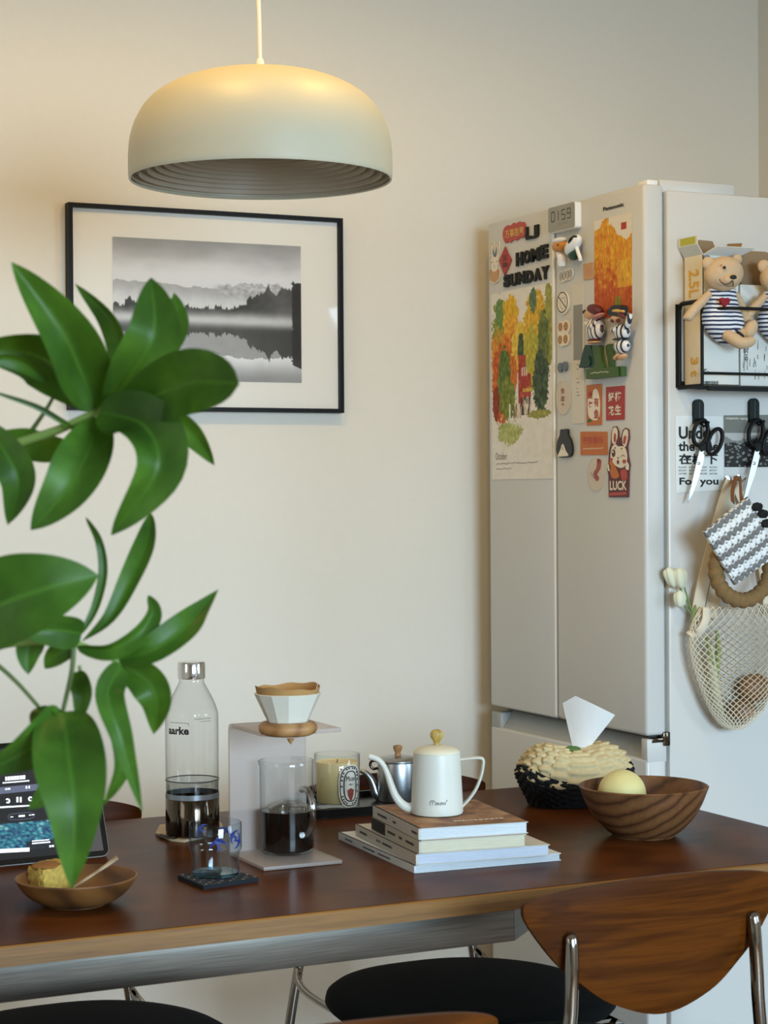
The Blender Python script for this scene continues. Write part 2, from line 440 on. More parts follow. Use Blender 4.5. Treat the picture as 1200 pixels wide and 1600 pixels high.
# ================================================================ FRAMED PRINT
a0, b1 = WALL.px(101, 320); a1, b0 = WALL.px(530, 646)
b1 = (WALL.px(101, 320)[1]+WALL.px(528, 342)[1])/2
fr = thing('picture_frame', 'black framed misty lake landscape print hanging on the wall', 'picture', WALL.w((a0+a1)/2, b0, 0))
fw = .0085
rails = [[(a0, b1), (a1, b1), (a1-fw, b1-fw), (a0+fw, b1-fw)], [(a0, b0), (a1, b0), (a1-fw, b0+fw), (a0+fw, b0+fw)],
         [(a0, b0), (a0, b1), (a0+fw, b1-fw), (a0+fw, b0+fw)], [(a1, b0), (a1, b1), (a1-fw, b1-fw), (a1-fw, b0+fw)]]
for q in rails: obj('frame_rail', MB().prism(WALL, q, .002, .026), 'black_frame', fr)
obj('mat_board', MB().prism(WALL, [(a0+fw*.6, b0+fw*.6), (a1-fw*.6, b0+fw*.6), (a1-fw*.6, b1-fw*.6), (a0+fw*.6, b1-fw*.6)], .003, .014), 'mat_board', fr)
pa0, pb1 = WALL.px(172, 371); pa1, pb0 = WALL.px(467, 599)
def lake(u, v):
    n = fbm(u*6, v*6, 3)
    c = lerp(.60, .90, sst(-.05, .26, v+.14*fbm(u*3, v*5, 1)))
    ridge = .325-.05*fbm(u*7, 0, 5)-.018*math.sin(u*5+1)-.03*fbm(u*20, 4, 5)
    ridge2 = .29-.07*fbm(u*10+5, 0, 9)-.05*fbm(u*34, 0, 2)+.08*abs(u-.72)
    if v > ridge: c = lerp(.70, .88, sst(ridge, ridge+.14, v))+.04*fbm(u*30, v*30)
    if u > .50 and v > ridge2: c = lerp(c, .72+.35*fbm(u*38, v*38, 2), .85*sst(.50, .58, u)*(1-sst(.34, .42, v)))
    def trees(uu):                                      # jagged tree tops
        t = .478-.055*max(0, mnoise.noise((uu*30, 0, 0)))-.045*max(0, mnoise.noise((uu*70, 3, 0)))-.02*max(0, mnoise.noise((uu*150, 5, 0)))
        t -= .15*sst(.60, .86, uu)*(1+.35*mnoise.noise((uu*18, 7, 0)))
        if .055 < uu < .115: t -= .075*(1-abs(uu-.085)/.03)
        return t
    t = trees(u)
    if t < v <= .57:
        dk = lerp(.20, .70, sst(.45, .56, v+.03*n)); dk = lerp(dk, .42+.25*n, .55*sst(.68, .8, u)*(1-sst(.46, .54, v)))
        c = lerp(c, dk+.10*fbm(u*24, v*16, 4), sst(t, t+.01, v))
    if v > .55:
        tm = .575+(.555-t)*1.0+.012*mnoise.noise((u*90, 1, 1)); c2 = .66+.05*fbm(u*16, v*16, 7)
        if v < tm: c2 = lerp(.60, .30, sst(.57, .64, v))+.08*fbm(u*26, v*10, 8); c2 = lerp(c2, .20, .6*sst(.72, .95, u)*sst(.58, .66, v))
        rm = .80-.045*fbm(u*8, 2, 5)-.03*math.sin(u*5+1)-.03*fbm(u*24, 6, 5)
        if v > rm and v >= tm: c2 = lerp(.95, .60, sst(rm-.02, 1.0, v)+.12*n)
        c = lerp(c, c2, sst(.55, .585, v))
    fog = math.exp(-((v-.562-.016*n)/.030)**2); c = lerp(c, .86, .8*fog*(1-.3*sst(.75, 1, u)))
    if u > .95+.014*mnoise.noise((0, v*60, 0)) and .27+.05*mnoise.noise((u*80, 0, 0)) < v < .90-.6*(1-u): c = lerp(c, .10+.05*n, .9)
    c = max(.05, min(.96, c))
    return srgb((c, c, c*1.01))
obj('landscape_print', print_grid(WALL, pa0, pb0, pa1, pb1, .0146, 300, 220, lake), 'paper_print', fr, None)
GLASS('frame_glass', (.985, .985, .98), (.8, .8, .8), .9)
obj('glass_pane', MB().prism(WALL, [(a0+fw, b0+fw), (a1-fw, b0+fw), (a1-fw, b1-fw), (a0+fw, b1-fw)], .0185, .0195), 'frame_glass', fr)

# ================================================================ REFRIGERATOR
Y1 = 3.617; ZTOP = 1.845; ZD = .829; ZL = .786
YG = FRONT.px(868, 700); YG = YS - YG[0]           # gap between the two doors
fg = thing('refrigerator', 'tall white multi-door refrigerator covered in magnets beside the table', 'refrigerator', (2.34, 3.32, 0))
BX = 2.031
obj('body', MB().box(BX, 2.70, YS, Y1+.012, .04, 1.836, .006), 'fridge_white', fg)
obj('door_seal', MB().box(2.021, 2.035, YS+.012, Y1-.006, .06, 1.832), 'fridge_seal', fg)
d1 = obj('door', MB().box(XF, 2.024, YS, YG-.0022, ZD, ZTOP, .007, 3), 'fridge_white', fg)
d2 = obj('door', MB().box(XF, 2.024, YG+.0022, Y1, ZD, ZTOP, .005, 3), 'fridge_white', fg)
obj('edge_strip', MB().box(XF-.0002, XF+.004, YG+.003, YG+.011, ZD+.006, ZTOP-.006, .001), 'white_gloss', d2)
# recessed grip band below the doors: a slanted grey trough that stops short of both ends
g = MB(); zs0, zs1 = ZL-.004, ZD+.002
g.add([(XF+.004, YS+.02, zs0), (XF+.004, Y1-.04, zs0), (XF+.04, Y1-.04, zs1), (XF+.04, YS+.02, zs1)], [(0, 1, 2, 3)])
obj('grip_recess', g, 'fridge_recess', fg, None)
obj('grip_end', MB().box(XF+.002, 2.024, YS, YS+.02, ZL-.006, ZD-.006, .001), 'fridge_white', fg)
obj('grip_end', MB().box(XF+.002, 2.024, Y1-.04, Y1, ZL-.02, ZD-.012, .002), 'fridge_recess', fg)
obj('grip_shadow_gap', MB().box(XF+.018, 2.024, YS+.02, Y1-.04, ZD-.006, ZD-.001), 'fridge_dark', fg)
for z0, z1 in ((.44, ZL), (.07, .434)):
    obj('drawer', MB().box(XF, 2.024, YS, Y1, z0, z1, .006, 3), 'fridge_white', fg)
obj('kick_plate', MB().box(2.03, 2.66, YS+.02, Y1-.02, .0, .07), 'fridge_dark', fg)
obj('hinge_cover', MB().box(2.022, 2.19, YS+.01, YS+.25, 1.832, 1.857, .004), 'fridge_white', fg)
hk = MB().box(1.992, 2.016, YS+.006, YS+.04, ZTOP-.002, ZTOP+.009, .003)
obj('hinge_cap', hk, 'white_gloss', fg)
hb = MB().box(XF+.012, 2.03, YS-.001, YS+.03, ZD-.013, ZD-.005, .001); hb.box(2.016, 2.031, YS-.003, YS+.03, ZD-.02, ZD+.006, .002)
obj('hinge_bracket', hb, 'steel_dark', fg)
obj('brand_lettering', text_px(MB(), 'Panasonic', FRONT, (943, 330), (975, 316), .0006, .0006, .03), 'ink_grey', d1, None)

# ================================================================ TABLE
TX0, TX1, TY0, TY1 = .29, 1.908, 2.309, 3.112
_m = WOOD('table_veneer', '#43220e', '#4d2911', '#573015', (.4, 4, 1), scale=5, dist=3, rough=.28, fine=.25)

MAT['table_veneer'].node_tree.nodes['Principled BSDF'].inputs['Specular IOR Level'].default_value = .03
tb = thing('dining_table', 'long dark brown wooden dining table with brushed steel apron', 'table', ((TX0+TX1)/2, (TY0+TY1)/2, 0))
HOR = PL((0, 0, 0), (1, 0, 0), (0, 1, 0))
e = .003
obj('tabletop', MB().prism(HOR, rrect(TX0+e, TX1-e, TY0+e, TY1-e, .045, 8), ZT-.024, ZT), 'table_veneer', tb)
eb = MB(); o_ = rrect(TX0, TX1, TY0, TY1, .048, 8); i_ = rrect(TX0+e+.0005, TX1-e-.0005, TY0+e+.0005, TY1-e-.0005, .045, 8); n = len(o_)
zz = (ZT-.026, ZT-.0006)
eb.add([(x, y, zz[0]) for x, y in o_]+[(x, y, zz[1]-.002) for x, y in o_]+[(x, y, zz[1]) for x, y in i_]+[(x, y, zz[0]) for x, y in i_],
       [(i, (i+1) % n, n+(i+1) % n, n+i) for i in range(n)]+[(n+i, n+(i+1) % n, 2*n+(i+1) % n, 2*n+i) for i in range(n)]+[(3*n+i, 3*n+(i+1) % n, (i+1) % n, i) for i in range(n)])
EDGE_PART = eb
m, nt, bs = nodes('apron_steel'); vec = coord(nt, (2, 1, 160)); f = noisen(nt, vec, 6, 4)
nt.links.new(ramp(nt, f, [(.3, srgb('#66645f')), (.7, srgb('#888680'))]), bs.inputs['Base Color']); bs.inputs['Metallic'].default_value = 1; bs.inputs['Roughness'].default_value = .38
bs.inputs['Anisotropic'].default_value = .6
az0, az1 = .659, ZT-.026
for nm, q in (('apron', (TX0+.3, 1.325, 2.356, 2.366)), ('apron', (TX0+.3, 1.325, 3.05, 3.06))):
    obj(nm, MB().box(*q, az0, az1, .001), 'apron_steel', tb)
for yy, sg in ((2.356, 1), (3.06, -1)):
    q = MB(); q.add([(1.325, yy, az0), (1.325, yy, az1), (1.42, yy+sg*.09, az1), (1.42, yy+sg*.09, az0), (1.325, yy+sg*.01, az0), (1.325, yy+sg*.01, az1), (1.41, yy+sg*.095, az1), (1.41, yy+sg*.095, az0)], [(0, 1, 2, 3), (4, 7, 6, 5), (0, 4, 5, 1), (3, 2, 6, 7), (0, 3, 7, 4), (1, 5, 6, 2)])
    obj('apron_corner', q, 'apron_steel', tb)
obj('apron_crossbar', MB().box(1.41, 1.42, 2.44, 2.975, az0, az1), 'apron_steel', tb)
obj('apron_crossbar', MB().box(TX0+.29, TX0+.3, 2.36, 3.06, az0, az1), 'apron_steel', tb)
for lx in (TX0+.06, 1.82):
    for ly in (2.40, 3.02): obj('leg', MB().box(lx, lx+.045, ly-.022, ly+.022, 0, az1, .004), 'steel_brushed', tb)

# ================================================================ CHAIRS
def GRAIN(name, dark, mid, light, sc, rough=.4, k=1.0):
    """straight-grained veneer: long streaks along the object's X"""
    m, nt, b = nodes(name)
    f = noisen(nt, coord(nt, sc), 3, 6, .62, .6); base = ramp(nt, f, [(.30, srgb(dark)), (.47, srgb(mid)), (.72, srgb(light))])
    f2 = noisen(nt, coord(nt, (sc[0]*.5, sc[1], sc[2]*.22)), 2.2, 2, .5, 1.0); bd = ramp(nt, f2, [(.40, (.62, .60, .58)), (.52, (1, 1, 1)), (.66, (1.0, .95, .86))])
    nt.links.new(mixn(nt, k, base, bd, 'MULTIPLY'), b.inputs['Base Color']); b.inputs['Roughness'].default_value = rough; bumpn(nt, b, f, .06, .001)
GRAIN('chair_walnut', '#401e05', '#502806', '#5c3109', (2.2, 8, 60), .4)
GRAIN('table_edge_wood', '#6f4a20', '#7d5626', '#8b632f', (3, 12, 120), .45, .5)
obj('edge_banding', EDGE_PART, 'table_edge_wood', tb)
MAT['chair_walnut'].node_tree.nodes['Principled BSDF'].inputs['Specular IOR Level'].default_value = .1
def make_chair(label):
    t = thing('dining_chair', label, 'chair', (0, 0, 0), 'walnut dining chairs')
    bk = -.32
    half = sm2([(-.186, .772), (-.12, .786), (0, .794), (.12, .786), (.186, .772), (.196, .758), (.186, .735), (.155, .694), (.125, .667), (.075, .632), (0, .611), (-.075, .632), (-.125, .667), (-.155, .694), (-.186, .735), (-.196, .758)], 96)
    n = len(half); NR = 7; mb = MB()
    for side in (0, 1):
        for k in range(NR):
            s = k/(NR-1); s = s if s else 0
            for x, z in half:
                X, Z = x*s, .70+(z-.70)*s
                sh = -.0025 if (k == NR-1) else 0
                y = bk+.85*X*X+(Z-.7)*-.12
                y += (.006+sh) if side else -(.006+sh)
                mb.v.append(Vector((X, y, Z)))
    for side in (0, 1):
        o = side*NR*n
        for k in range(NR-1):
            for i in range(n):
                j = (i+1) % n; q = (o+k*n+i, o+k*n+j, o+(k+1)*n+j, o+(k+1)*n+i); mb.f.append(q if side else q[::-1])
    for i in range(n):
        j = (i+1) % n; a = (NR-1)*n; c = NR*n+(NR-1)*n; mb.f.append((a+i, a+j, c+j, c+i))
    obj('backrest', mb, 'chair_walnut', t, 50)
    for s in (-1, 1):
        yb = bk+.85*.14**2-.014
        P = smooth([(s*.1385, yb+.004, .728), (s*.139, yb-.001, .715), (s*.141, yb-.004, .66), (s*.146, yb-.002, .6), (s*.17, yb+.012, .48), (s*.195, yb+.0, .3), (s*.215, yb-.03, 0)], 28)
        rr = [.0045, .0066]+[.0088]*(len(P)-2)
        obj('rear_leg', MB().tube(P, rr, 12), 'chair_chrome', t, 60)
        obj('front_leg', MB().tube([(s*.2, .2, 0), (s*.19, .17, .425)], .0088, 12), 'chair_chrome', t, 60)
        obj('side_rail', MB().tube(smooth([(s*.178, bk+.02, .45), (s*.19, bk+.1, .425), (s*.19, .17, .425)], 14), .007, 10), 'chair_chrome', t, 60)
    obj('cross_rail', MB().tube([(-.19, -.12, .425), (.19, -.12, .425)], .007, 8), 'chair_chrome', t)
    obj('cross_rail', MB().tube([(-.19, .15, .425), (.19, .15, .425)], .007, 8), 'chair_chrome', t)
    st = MB(); prof = [(0, .434), (.85, .434), (.97, .438), (1, .447), (.99, .457), (.95, .464), (.85, .468), (.5, .47), (0, .47)]
    SEG = 56; k = len(prof)
    for i in range(SEG):
        a = 2*PI*i/SEG; ca, sa = math.cos(a), math.sin(a); ex = 2/2.7
        X = .235*math.copysign(abs(ca)**ex, ca); Y = (.215 if sa > 0 else .235)*math.copysign(abs(sa)**ex, sa)
        if Y < 0: X *= 1-.18*(-Y/.235)**1.5
        for r, z in prof: st.v.append(Vector((X*r, Y*r, z-.006*(1-r)**2*0)))
    for i in range(SEG):
        j = (i+1) % SEG
        for q in range(k-1): st.f.append((i*k+q, j*k+q, j*k+q+1, i*k+q+1))
    obj('seat', st, 'black_fabric', t, 60)
    return t
c0 = make_chair('walnut chair with rounded backrest and chrome posts at the near right of the table')
c0.location = (1.397, 2.41, 0)
dup(c0, (.725, 1.97, 0), 0, 'pulled-out walnut chair nearest the camera, only its top edge shows at the bottom')
_c = dup(c0, (1.52, 2.865, 0), PI, 'black-seated chair on the far side of the table behind the kettle'); _c.scale.z = .972
_c = dup(c0, (.86, 2.875, 0), PI, 'black-seated chair on the far side of the table behind the tablet'); _c.scale.z = .972

# ================================================================ THINGS ON THE TABLE
GLASS('clear_glass', (.96, .975, .97), (.26, .29, .30))
GLASS('handle_glass', (.80, .80, .78), (.12, .12, .12), .95, .24)
GLASS('blue_glass', (.86, .92, .95), (.22, .33, .40))
GLASS('bottle_plastic', (.95, .955, .95), (.38, .40, .40))
GLASS('water', (.80, .82, .82), (.35, .38, .40))
WOOD('bowl_teak', '#4a2c17', '#6b4325', '#77502e', (1, .6, .8), (.2, -.95, -.35), scale=17, dist=3, rough=.5, bands=.7, fine=.5)
WOOD('plate_acacia', '#4f3017', '#6b4420', '#7b5127', (1, .5, 2), (.2, .5, .3), scale=5, dist=4, rough=.5, fine=.4)
WOOD('pale_wood', '#94683c', '#ab7c4b', '#b78a58', (1, 1, 3), scale=10, rough=.55, fine=.3)
WOOD('bamboo', '#a88a3e', '#c0a052', '#cbae63', (1, 1, 3), scale=14, rough=.5, fine=.2)
M('coffee', '#0d0604', .12, var=.3)
M('wax', '#e3cf98', .5, var=.03, sub=.3)
M('tray_black', '#0c0d0e', .35)
M('filter_paper', '#b08650', .9, var=.08, vs=60, bump=.4, bs=300)
M('ceramic', '#dcd8c9', .35, var=.015)
M('kettle_white', '#d4d2c6', .42, var=.02, bump=.08, bs=700)
M('kettle_lid', '#ded7be', .45, var=.02)
M('blue_ink', '#142a72', .5)
M('coaster_dark', '#12171f', .95, var=.3, vs=150, bump=.5, bs=500)
M('coaster_light', '#c7b190', .8, var=.08)
M('coaster_brown', '#2a1b14', .85)
M('thread_white', '#c4c6c8', .9)
M('leaf_paper', '#dcdcd8', .9)
m, nt, bs = nodes('frosted_acrylic'); nt.nodes.remove(bs)
_t = nt.nodes.new('ShaderNodeBsdfTransparent'); _t.inputs[0].default_value = (.93, .90, .89, 1)
_d = nt.nodes.new('ShaderNodeBsdfPrincipled'); _d.inputs['Base Color'].default_value = (*srgb('#c9bdb6'), 1); _d.inputs['Roughness'].default_value = .35
_x = nt.nodes.new('ShaderNodeMixShader'); _x.inputs[0].default_value = .42
nt.links.new(_t.outputs[0], _x.inputs[1]); nt.links.new(_d.outputs[0], _x.inputs[2]); nt.links.new(_x.outputs[0], nt.nodes['Material Output'].inputs[0])

def vlathe(prof, k, c, **kw): return MB().lathe([(r*k, z*k) for r, z in prof], kw.pop('seg', 48), c, **kw)
def cyl_pt(c, r, ang, z): return Vector((c.x+r*math.cos(ang), c.y+r*math.sin(ang), c.z+z))
class CYL:
    """a patch of an upright cylinder or cone, unrolled: a runs to the right seen from outside"""
    def __init__(s, c, r, ang0, r1=None, hh=1): s.c = Vector(c); s.r = r; s.a0 = ang0; s.r1 = r if r1 is None else r1; s.hh = hh
    def w(s, a, b, h=0):
        r = s.r+(s.r1-s.r)*b/s.hh; t = s.a0+a/s.r
        return Vector((s.c.x+(r+h)*math.cos(t), s.c.y+(r+h)*math.sin(t), s.c.z+b))
def facing(c, dpx=0):
    """angle on an upright round body that looks at the camera from c"""
    d = CAM-Vector(c); return math.atan2(d.y, d.x)

# ---- books, spines to the left
bz = [ZT, ZT+.0115, ZT+.028, ZT+.0465, ZT+.064]
BK = [((1.231, 2.477), (1.465, 2.464), (1.253, 2.775), 'bottom magazine of the stack, widest, with a thin white spine', 'magazine', '#cfd3d4', '#c9cfd4'),
      ((1.233, 2.475), (1.440, 2.453), (1.250, 2.742), 'white paperback second from the bottom of the stack', 'book', '#c4bfb4', '#c8cfdc'),
      ((1.237, 2.473), (1.400, 2.452), (1.245, 2.692), 'cream-paged paperback with a half black spine, third in the stack', 'book', '#bdb4a4', '#d6cfb4'),
      ((1.238, 2.476), (1.404, 2.454), (1.246, 2.690), 'top magazine of the stack with a tan photo cover', 'magazine', '#c3bdb3', '#d5dadd')]
def book(i):
    p0, p1, p2, label, cat, cc, pc = BK[i]
    z0, z1 = bz[i]+.0003, bz[i+1]-.0003
    p0, p1, p2 = Vector((*p0, 0)), Vector((*p1, 0)), Vector((*p2, 0)); u = p1-p0; v = p2-p0
    W, D = u.length, v.length; u.normalize(); v = Vector((-u.y, u.x, 0))
    fr = PL((p0.x, p0.y, 0), u, v)
    t = thing('book' if cat == 'book' else 'magazine', label, cat, (p0.x+u.x*W/2+v.x*D/2, p0.y+u.y*W/2+v.y*D/2, z0), 'books stacked under the kettle')
    mc = M('cover_%d' % i, cc, .55, var=.03); mp = M('pages_%d' % i, pc, .85, var=.03)
    nt = mp.node_tree; bs = nt.nodes['Principled BSDF']; bumpn(nt, bs, noisen(nt, coord(nt, (1, 1, 60)), 30, 3), .6, .002)
    th = .0012; G = 14
    # page block: the fore edge waves gently like paper
    pb = MB()
    for zi, zz in enumerate((z0+th, z1-th)):
        for k in range(G+1):
            for e in (0, 1):
                a = .003+(W-.005)*k/G; d = (.0016+.0008*math.sin(k*.9+i)) if e == 0 else D-.002
                pb.v.append(fr.w(a, d, zz))
    n2 = 2*(G+1)
    for k in range(G):
        a, b_, c_, d_ = 2*k, 2*k+1, 2*k+2, 2*k+3
        pb.f += [(a, c_, c_+n2, a+n2), (b_, b_+n2, d_+n2, d_), (a, b_, d_, c_), (a+n2, c_+n2, d_+n2, b_+n2)]
    pb.f += [(0, n2, n2+1, 1), (2*G, 2*G+1, 2*G+1+n2, 2*G+n2)]
    obj('pages', pb, mp, t)
    for nm, za, zb in (('back_cover', z0, z0+th), ('front_cover', z1-th, z1)):
        o = obj(nm, MB().prism(fr, [(0, 0), (W, 0), (W, D), (0, D)], za, zb), mc, t)
    sp = obj('spine', MB().prism(fr, [(-.0005, .0), (.003, .0), (.003, D), (-.0005, D)], z0, z1), mc, t)
    SP = PL(fr.w(-.0005, D, 0), -v, (0, 0, 1))
    hh = z1-z0; zc = (z0+z1)/2
    ink = MB()
    if i == 2:
        obj('spine_band', MB().prism(SP, [(0.0, z0+.0003), (D*.30, z0+.0003), (D*.30, z1-.0003), (0, z1-.0003)], 0, .0004), 'black_plastic', sp)
    segs = {0: [(.1, .2), (.35, .5), (.55, .7)], 1: [(.08, .2), (.37, .39), (.41, .43), (.47, .62)], 2: [(.36, .52), (.6, .66), (.74, .9)], 3: [(.12, .32), (.46, .52), (.86, .97)]}[i]
    random.seed(i)
    for a, b_ in segs:                                  # small illegible spine print: short strokes
        x = a*D
        while x < b_*D:
            w_ = random.uniform(.0006, .0016); ink.prism(SP, [(x, zc-hh*.10), (x+w_, zc-hh*.10), (x+w_, zc+hh*.10), (x, zc+hh*.10)], .0003, .0006); x += w_+.0012
    obj('spine_print', ink, 'ink_grey', sp, None)
    return t, fr, W, D, mc
for i in range(4): bt = book(i)
t, fr, W, D, mc = bt
def tan_cover(u, v):
    n = fbm(u*7, v*9, 2); n2 = fbm(u*30, v*34, 6)
    c = mixc((.66, .50, .36), (.42, .29, .20), max(0, min(1, .5+1.3*n+.5*n2)))
    g = sst(.15, .4, mnoise.noise((u*3, v*4, 9))); c = mixc(c, (.72, .63, .50), .45*g)
    return srgb(c)
fc = obj('cover_photo', print_grid(fr, .0035, .001, W-.0005, D-.001, bz[4]+.0001-0, 60, 70, tan_cover), 'paper_print', t, None)
tt = MB(); text_ab(tt, 'RETREAT', fr, W*.42, D*.16, W*.86, D*.24, bz[4]+.0004, 0, .02) if False else None
# pale title strokes on the cover
x = .40
random.seed(4)
while x < .84:
    w_ = random.uniform(.02, .045); line2(tt, fr, [(W*x, D*.17), (W*(x+w_), D*.178)], .006, bz[4]+.0005); x += w_+.012
obj('cover_title', tt, 'white_paper', t, None)

# ---- white gooseneck kettle
kz = bz[4]+.0006
kc = atZ(683, 1271, kz); k = kpx(kc)
kt = thing('gooseneck_kettle', 'white gooseneck kettle with a wooden knob on the book stack', 'kettle', kc)
obj('body', vlathe([(0, 0), (37, 0), (40, 1.5), (40.8, 5), (40.6, 12), (39.5, 35), (38, 65), (36.6, 93), (36.2, 95), (34.5, 95.5), (34, 94)], k, kc, seg=64), 'kettle_white', kt, 50)
ld = obj('lid', vlathe([(35.5, 94.5), (36.6, 95.5), (36.4, 97), (32, 101), (24, 104.5), (12, 107), (5, 107.6), (0, 107.6)], k, kc, seg=56), 'kettle_lid', kt, 50)
obj('knob', vlathe([(0, 107), (5, 107), (4.6, 110), (6, 114), (9, 118), (10.2, 122), (9.6, 127), (6.5, 130.5), (2, 131.5), (0, 131.5)], k, kc, seg=12), 'bamboo', ld, 25)
# directions on the picture: spout points left, handle right (turned slightly to the camera)
sd = Vector((-.90, .43, 0)).normalized()
def KP(x, y): return kc + sd*((683-x)*k) + Vector((0, 0, (1271-y)*k))
sp_ = smooth([KP(652, 1258), KP(640, 1262), KP(628, 1256), KP(618, 1243), KP(611, 1225), KP(605, 1207), KP(598, 1193), KP(589, 1185), KP(577, 1181)], 40)
rs = [8.5*k-(8.5-4.6)*k*min(1, i/26) for i in range(len(sp_))]; rs[-1] = 4.4*k
obj('spout', MB().tube(sp_, rs, 14, cap=True), 'kettle_white', kt, 60)
hp = smooth([KP(717, 1187), KP(735, 1185), KP(750, 1184.5), KP(755, 1187), KP(755.5, 1195), KP(752, 1213), KP(744, 1233), KP(732, 1250), KP(721, 1261)], 44)
obj('handle', MB().tube(hp, 2.6*k, 10, flat=2.6, up=(0, 0, 1)), 'kettle_white', kt, 60)
fa = facing(kc); kp = CYL(kc, 40.2*k, fa, 39.6*k, 30*k)
lg = MB(); ring2(lg, kp, -7*k, 22*k, 5*k, 5*k, .9*k, .0004)
text_ab(lg, 'T', kp, -9.4*k, 19.5*k, -5*k, 24.5*k, .0004, 0, .02); text_ab(lg, 'euno', kp, -1.5*k, 19.2*k, 14*k, 23.6*k, .0004, 0, .02)
line2(lg, kp, [(14.5*k, 24*k), (16*k, 27*k)], 1.2*k, .0004)
obj('logo', lg, 'ink_grey', kt, None)

# ---- tray with candle and small steel teapot
tc = T(548, 1268)
HT = PL((tc.x, tc.y, 0), (1, 0, 0), (0, 1, 0))
tr = thing('tray', 'low black tray under the candle and the steel teapot', 'tray', (tc.x+.03, tc.y+.02, ZT))
trc = rrect(-.105, .175, -.055, .105, .05, 8)
obj('base', MB().prism(HT, trc, ZT+.0005, ZT+.006), 'tray_black', tr)
rim = MB(); n = len(trc); inn = rrect(-.1, .17, -.05, .1, .046, 8)
rim.add([HT.w(a, b_, ZT+.003) for a, b_ in trc]+[HT.w(a*1.02, b_*1.02, ZT+.016) for a, b_ in trc]+[HT.w(a, b_, ZT+.016) for a, b_ in inn]+[HT.w(a, b_, ZT+.005) for a, b_ in inn],
        [(r*n+i, r*n+(i+1) % n, (r+1)*n+(i+1) % n, (r+1)*n+i) for r in range(3) for i in range(n)])
obj('rim', rim, 'tray_black', tr)
cz = ZT+.0065
cc = atZ(527, 1260, cz); k = kpx(cc)
cn = thing('scented_candle', 'cream candle in a clear glass with an oval white label on the black tray', 'candle', cc)
obj('glass', vlathe([(0, 0), (33.5, 0), (35, 2), (36, 82), (35.4, 82.8), (34.6, 82)], k, cc, cap1=False), 'clear_glass', cn, 50)
obj('wax', vlathe([(0, 7), (30, 7), (31.8, 9), (32.6, 60), (33, 71), (31, 69), (20, 68.5), (0, 68)], k, cc), 'wax', cn, 50)
obj('wick', MB().tube([cc+Vector((0, 0, 68*k)), cc+Vector((.001, 0, 74*k))], .0008, 6), 'ink', cn)
cp = CYL(cc, 35.7*k, facing(cc)+.62, 36.2*k, 70*k)
obj('label', MB().add(*(lambda P: ([cp.w(0, 36*k, .0005)]+[cp.w(a, b_, .0005) for a, b_ in P], [(0, i+1, (i+1) % len(P)+1) for i in range(len(P))]))([(x*k, y*k+36*k) for x, y in ((20*math.copysign(abs(math.cos(q))**.75, math.cos(q)), 33*math.copysign(abs(math.sin(q))**.75, math.sin(q))) for q in [2*PI*i/40 for i in range(40)])])), 'white_paper', cn, None)
lm = MB()
def sring(mb, pl, cx, cy, rx, ry, wd, h, n=40):
    v = []
    for i in range(n):
        q = 2*PI*i/n; x = math.copysign(abs(math.cos(q))**.75, math.cos(q)); y = math.copysign(abs(math.sin(q))**.75, math.sin(q))
        v += [pl.w(cx+rx*x, cy+ry*y, h), pl.w(cx+(rx-wd)*x, cy+(ry-wd)*y, h)]
    mb.add(v, [(2*i, 2*((i+1) % n), 2*((i+1) % n)+1, 2*i+1) for i in range(n)])
sring(lm, cp, 0, 36*k, 18.2*k, 31*k, 1.4*k, .0009); sring(lm, cp, 0, 36*k, 12.2*k, 24*k, 1.6*k, .0009)
random.seed(3)
for q in range(26):
    if q % 5 == 4: continue
    A = 2*PI*q/26; x, y = 15*math.copysign(abs(math.cos(A))**.75, math.cos(A)), 27.5*math.copysign(abs(math.sin(A))**.75, math.sin(A))
    line2(lm, cp, [((x-1.1)*k, (36+y)*k), ((x+1.1)*k, (36+y+.4)*k)], 2.4*k, .0009)
text_ab(lm, 'Muse', cp, -8*k, 44*k, 8*k, 52*k, .0009, 0, 0); text_ab(lm, 'de', cp, -3*k, 37*k, 3*k, 41*k, .0009)
obj('label_print', lm, 'ink', cn, None)
M('label_red', '#8a3b32', .6)
obj('label_motif', MB().add([cp.w(x*k, y*k, .0009) for x, y in ((-6, 30), (0, 33), (6, 30), (5, 22), (1.5, 14), (-1.5, 14), (-5, 22))], [tuple(range(7))]), 'label_red', cn, None)

pc = atZ(622, 1250, cz); k = kpx(pc)
tp = thing('steel_teapot', 'small polished steel teapot standing behind the white kettle', 'teapot', pc)
obj('body', vlathe([(0, 0), (31, 0), (32, 2), (32, 56), (31, 60), (29, 61)], k, pc), 'steel_brushed', tp, 40)
l2 = obj('lid', vlathe([(30, 60.5), (32.5, 61.5), (32.5, 63.5), (27, 67), (14, 69.5), (0, 70)], k, pc), 'steel_brushed', tp, 40)
obj('knob', vlathe([(0, 69), (5.5, 69.5), (4.2, 74), (6, 78), (7.4, 82), (7, 85), (3, 86), (0, 86)], k, pc, seg=16), 'pale_wood', l2, 40)
def TPp(x, y): return pc + sd*((622-x)*k) + Vector((0, 0, (1250-y)*k))
s2 = smooth([TPp(598, 1246), TPp(588, 1240), TPp(584, 1228), TPp(579, 1216), TPp(571, 1207), TPp(563, 1204)], 24)
obj('spout', MB().tube(s2, [9*k-(6*k)*min(1, i/20) for i in range(len(s2))], 12), 'steel_brushed', tp, 60)
obj('hinge_loop', MB().tube(smooth([TPp(594, 1192), TPp(586, 1188), TPp(580, 1190), TPp(579, 1196), TPp(584, 1201), TPp(592, 1199)], 24), 2.2*k, 8), 'steel_dark', tp, 60)
obj('handle', MB().tube(smooth([TPp(652, 1200), TPp(672, 1196), TPp(680, 1212), TPp(672, 1235), TPp(652, 1242)], 24), 3*k, 8), 'steel_brushed', tp, 60)

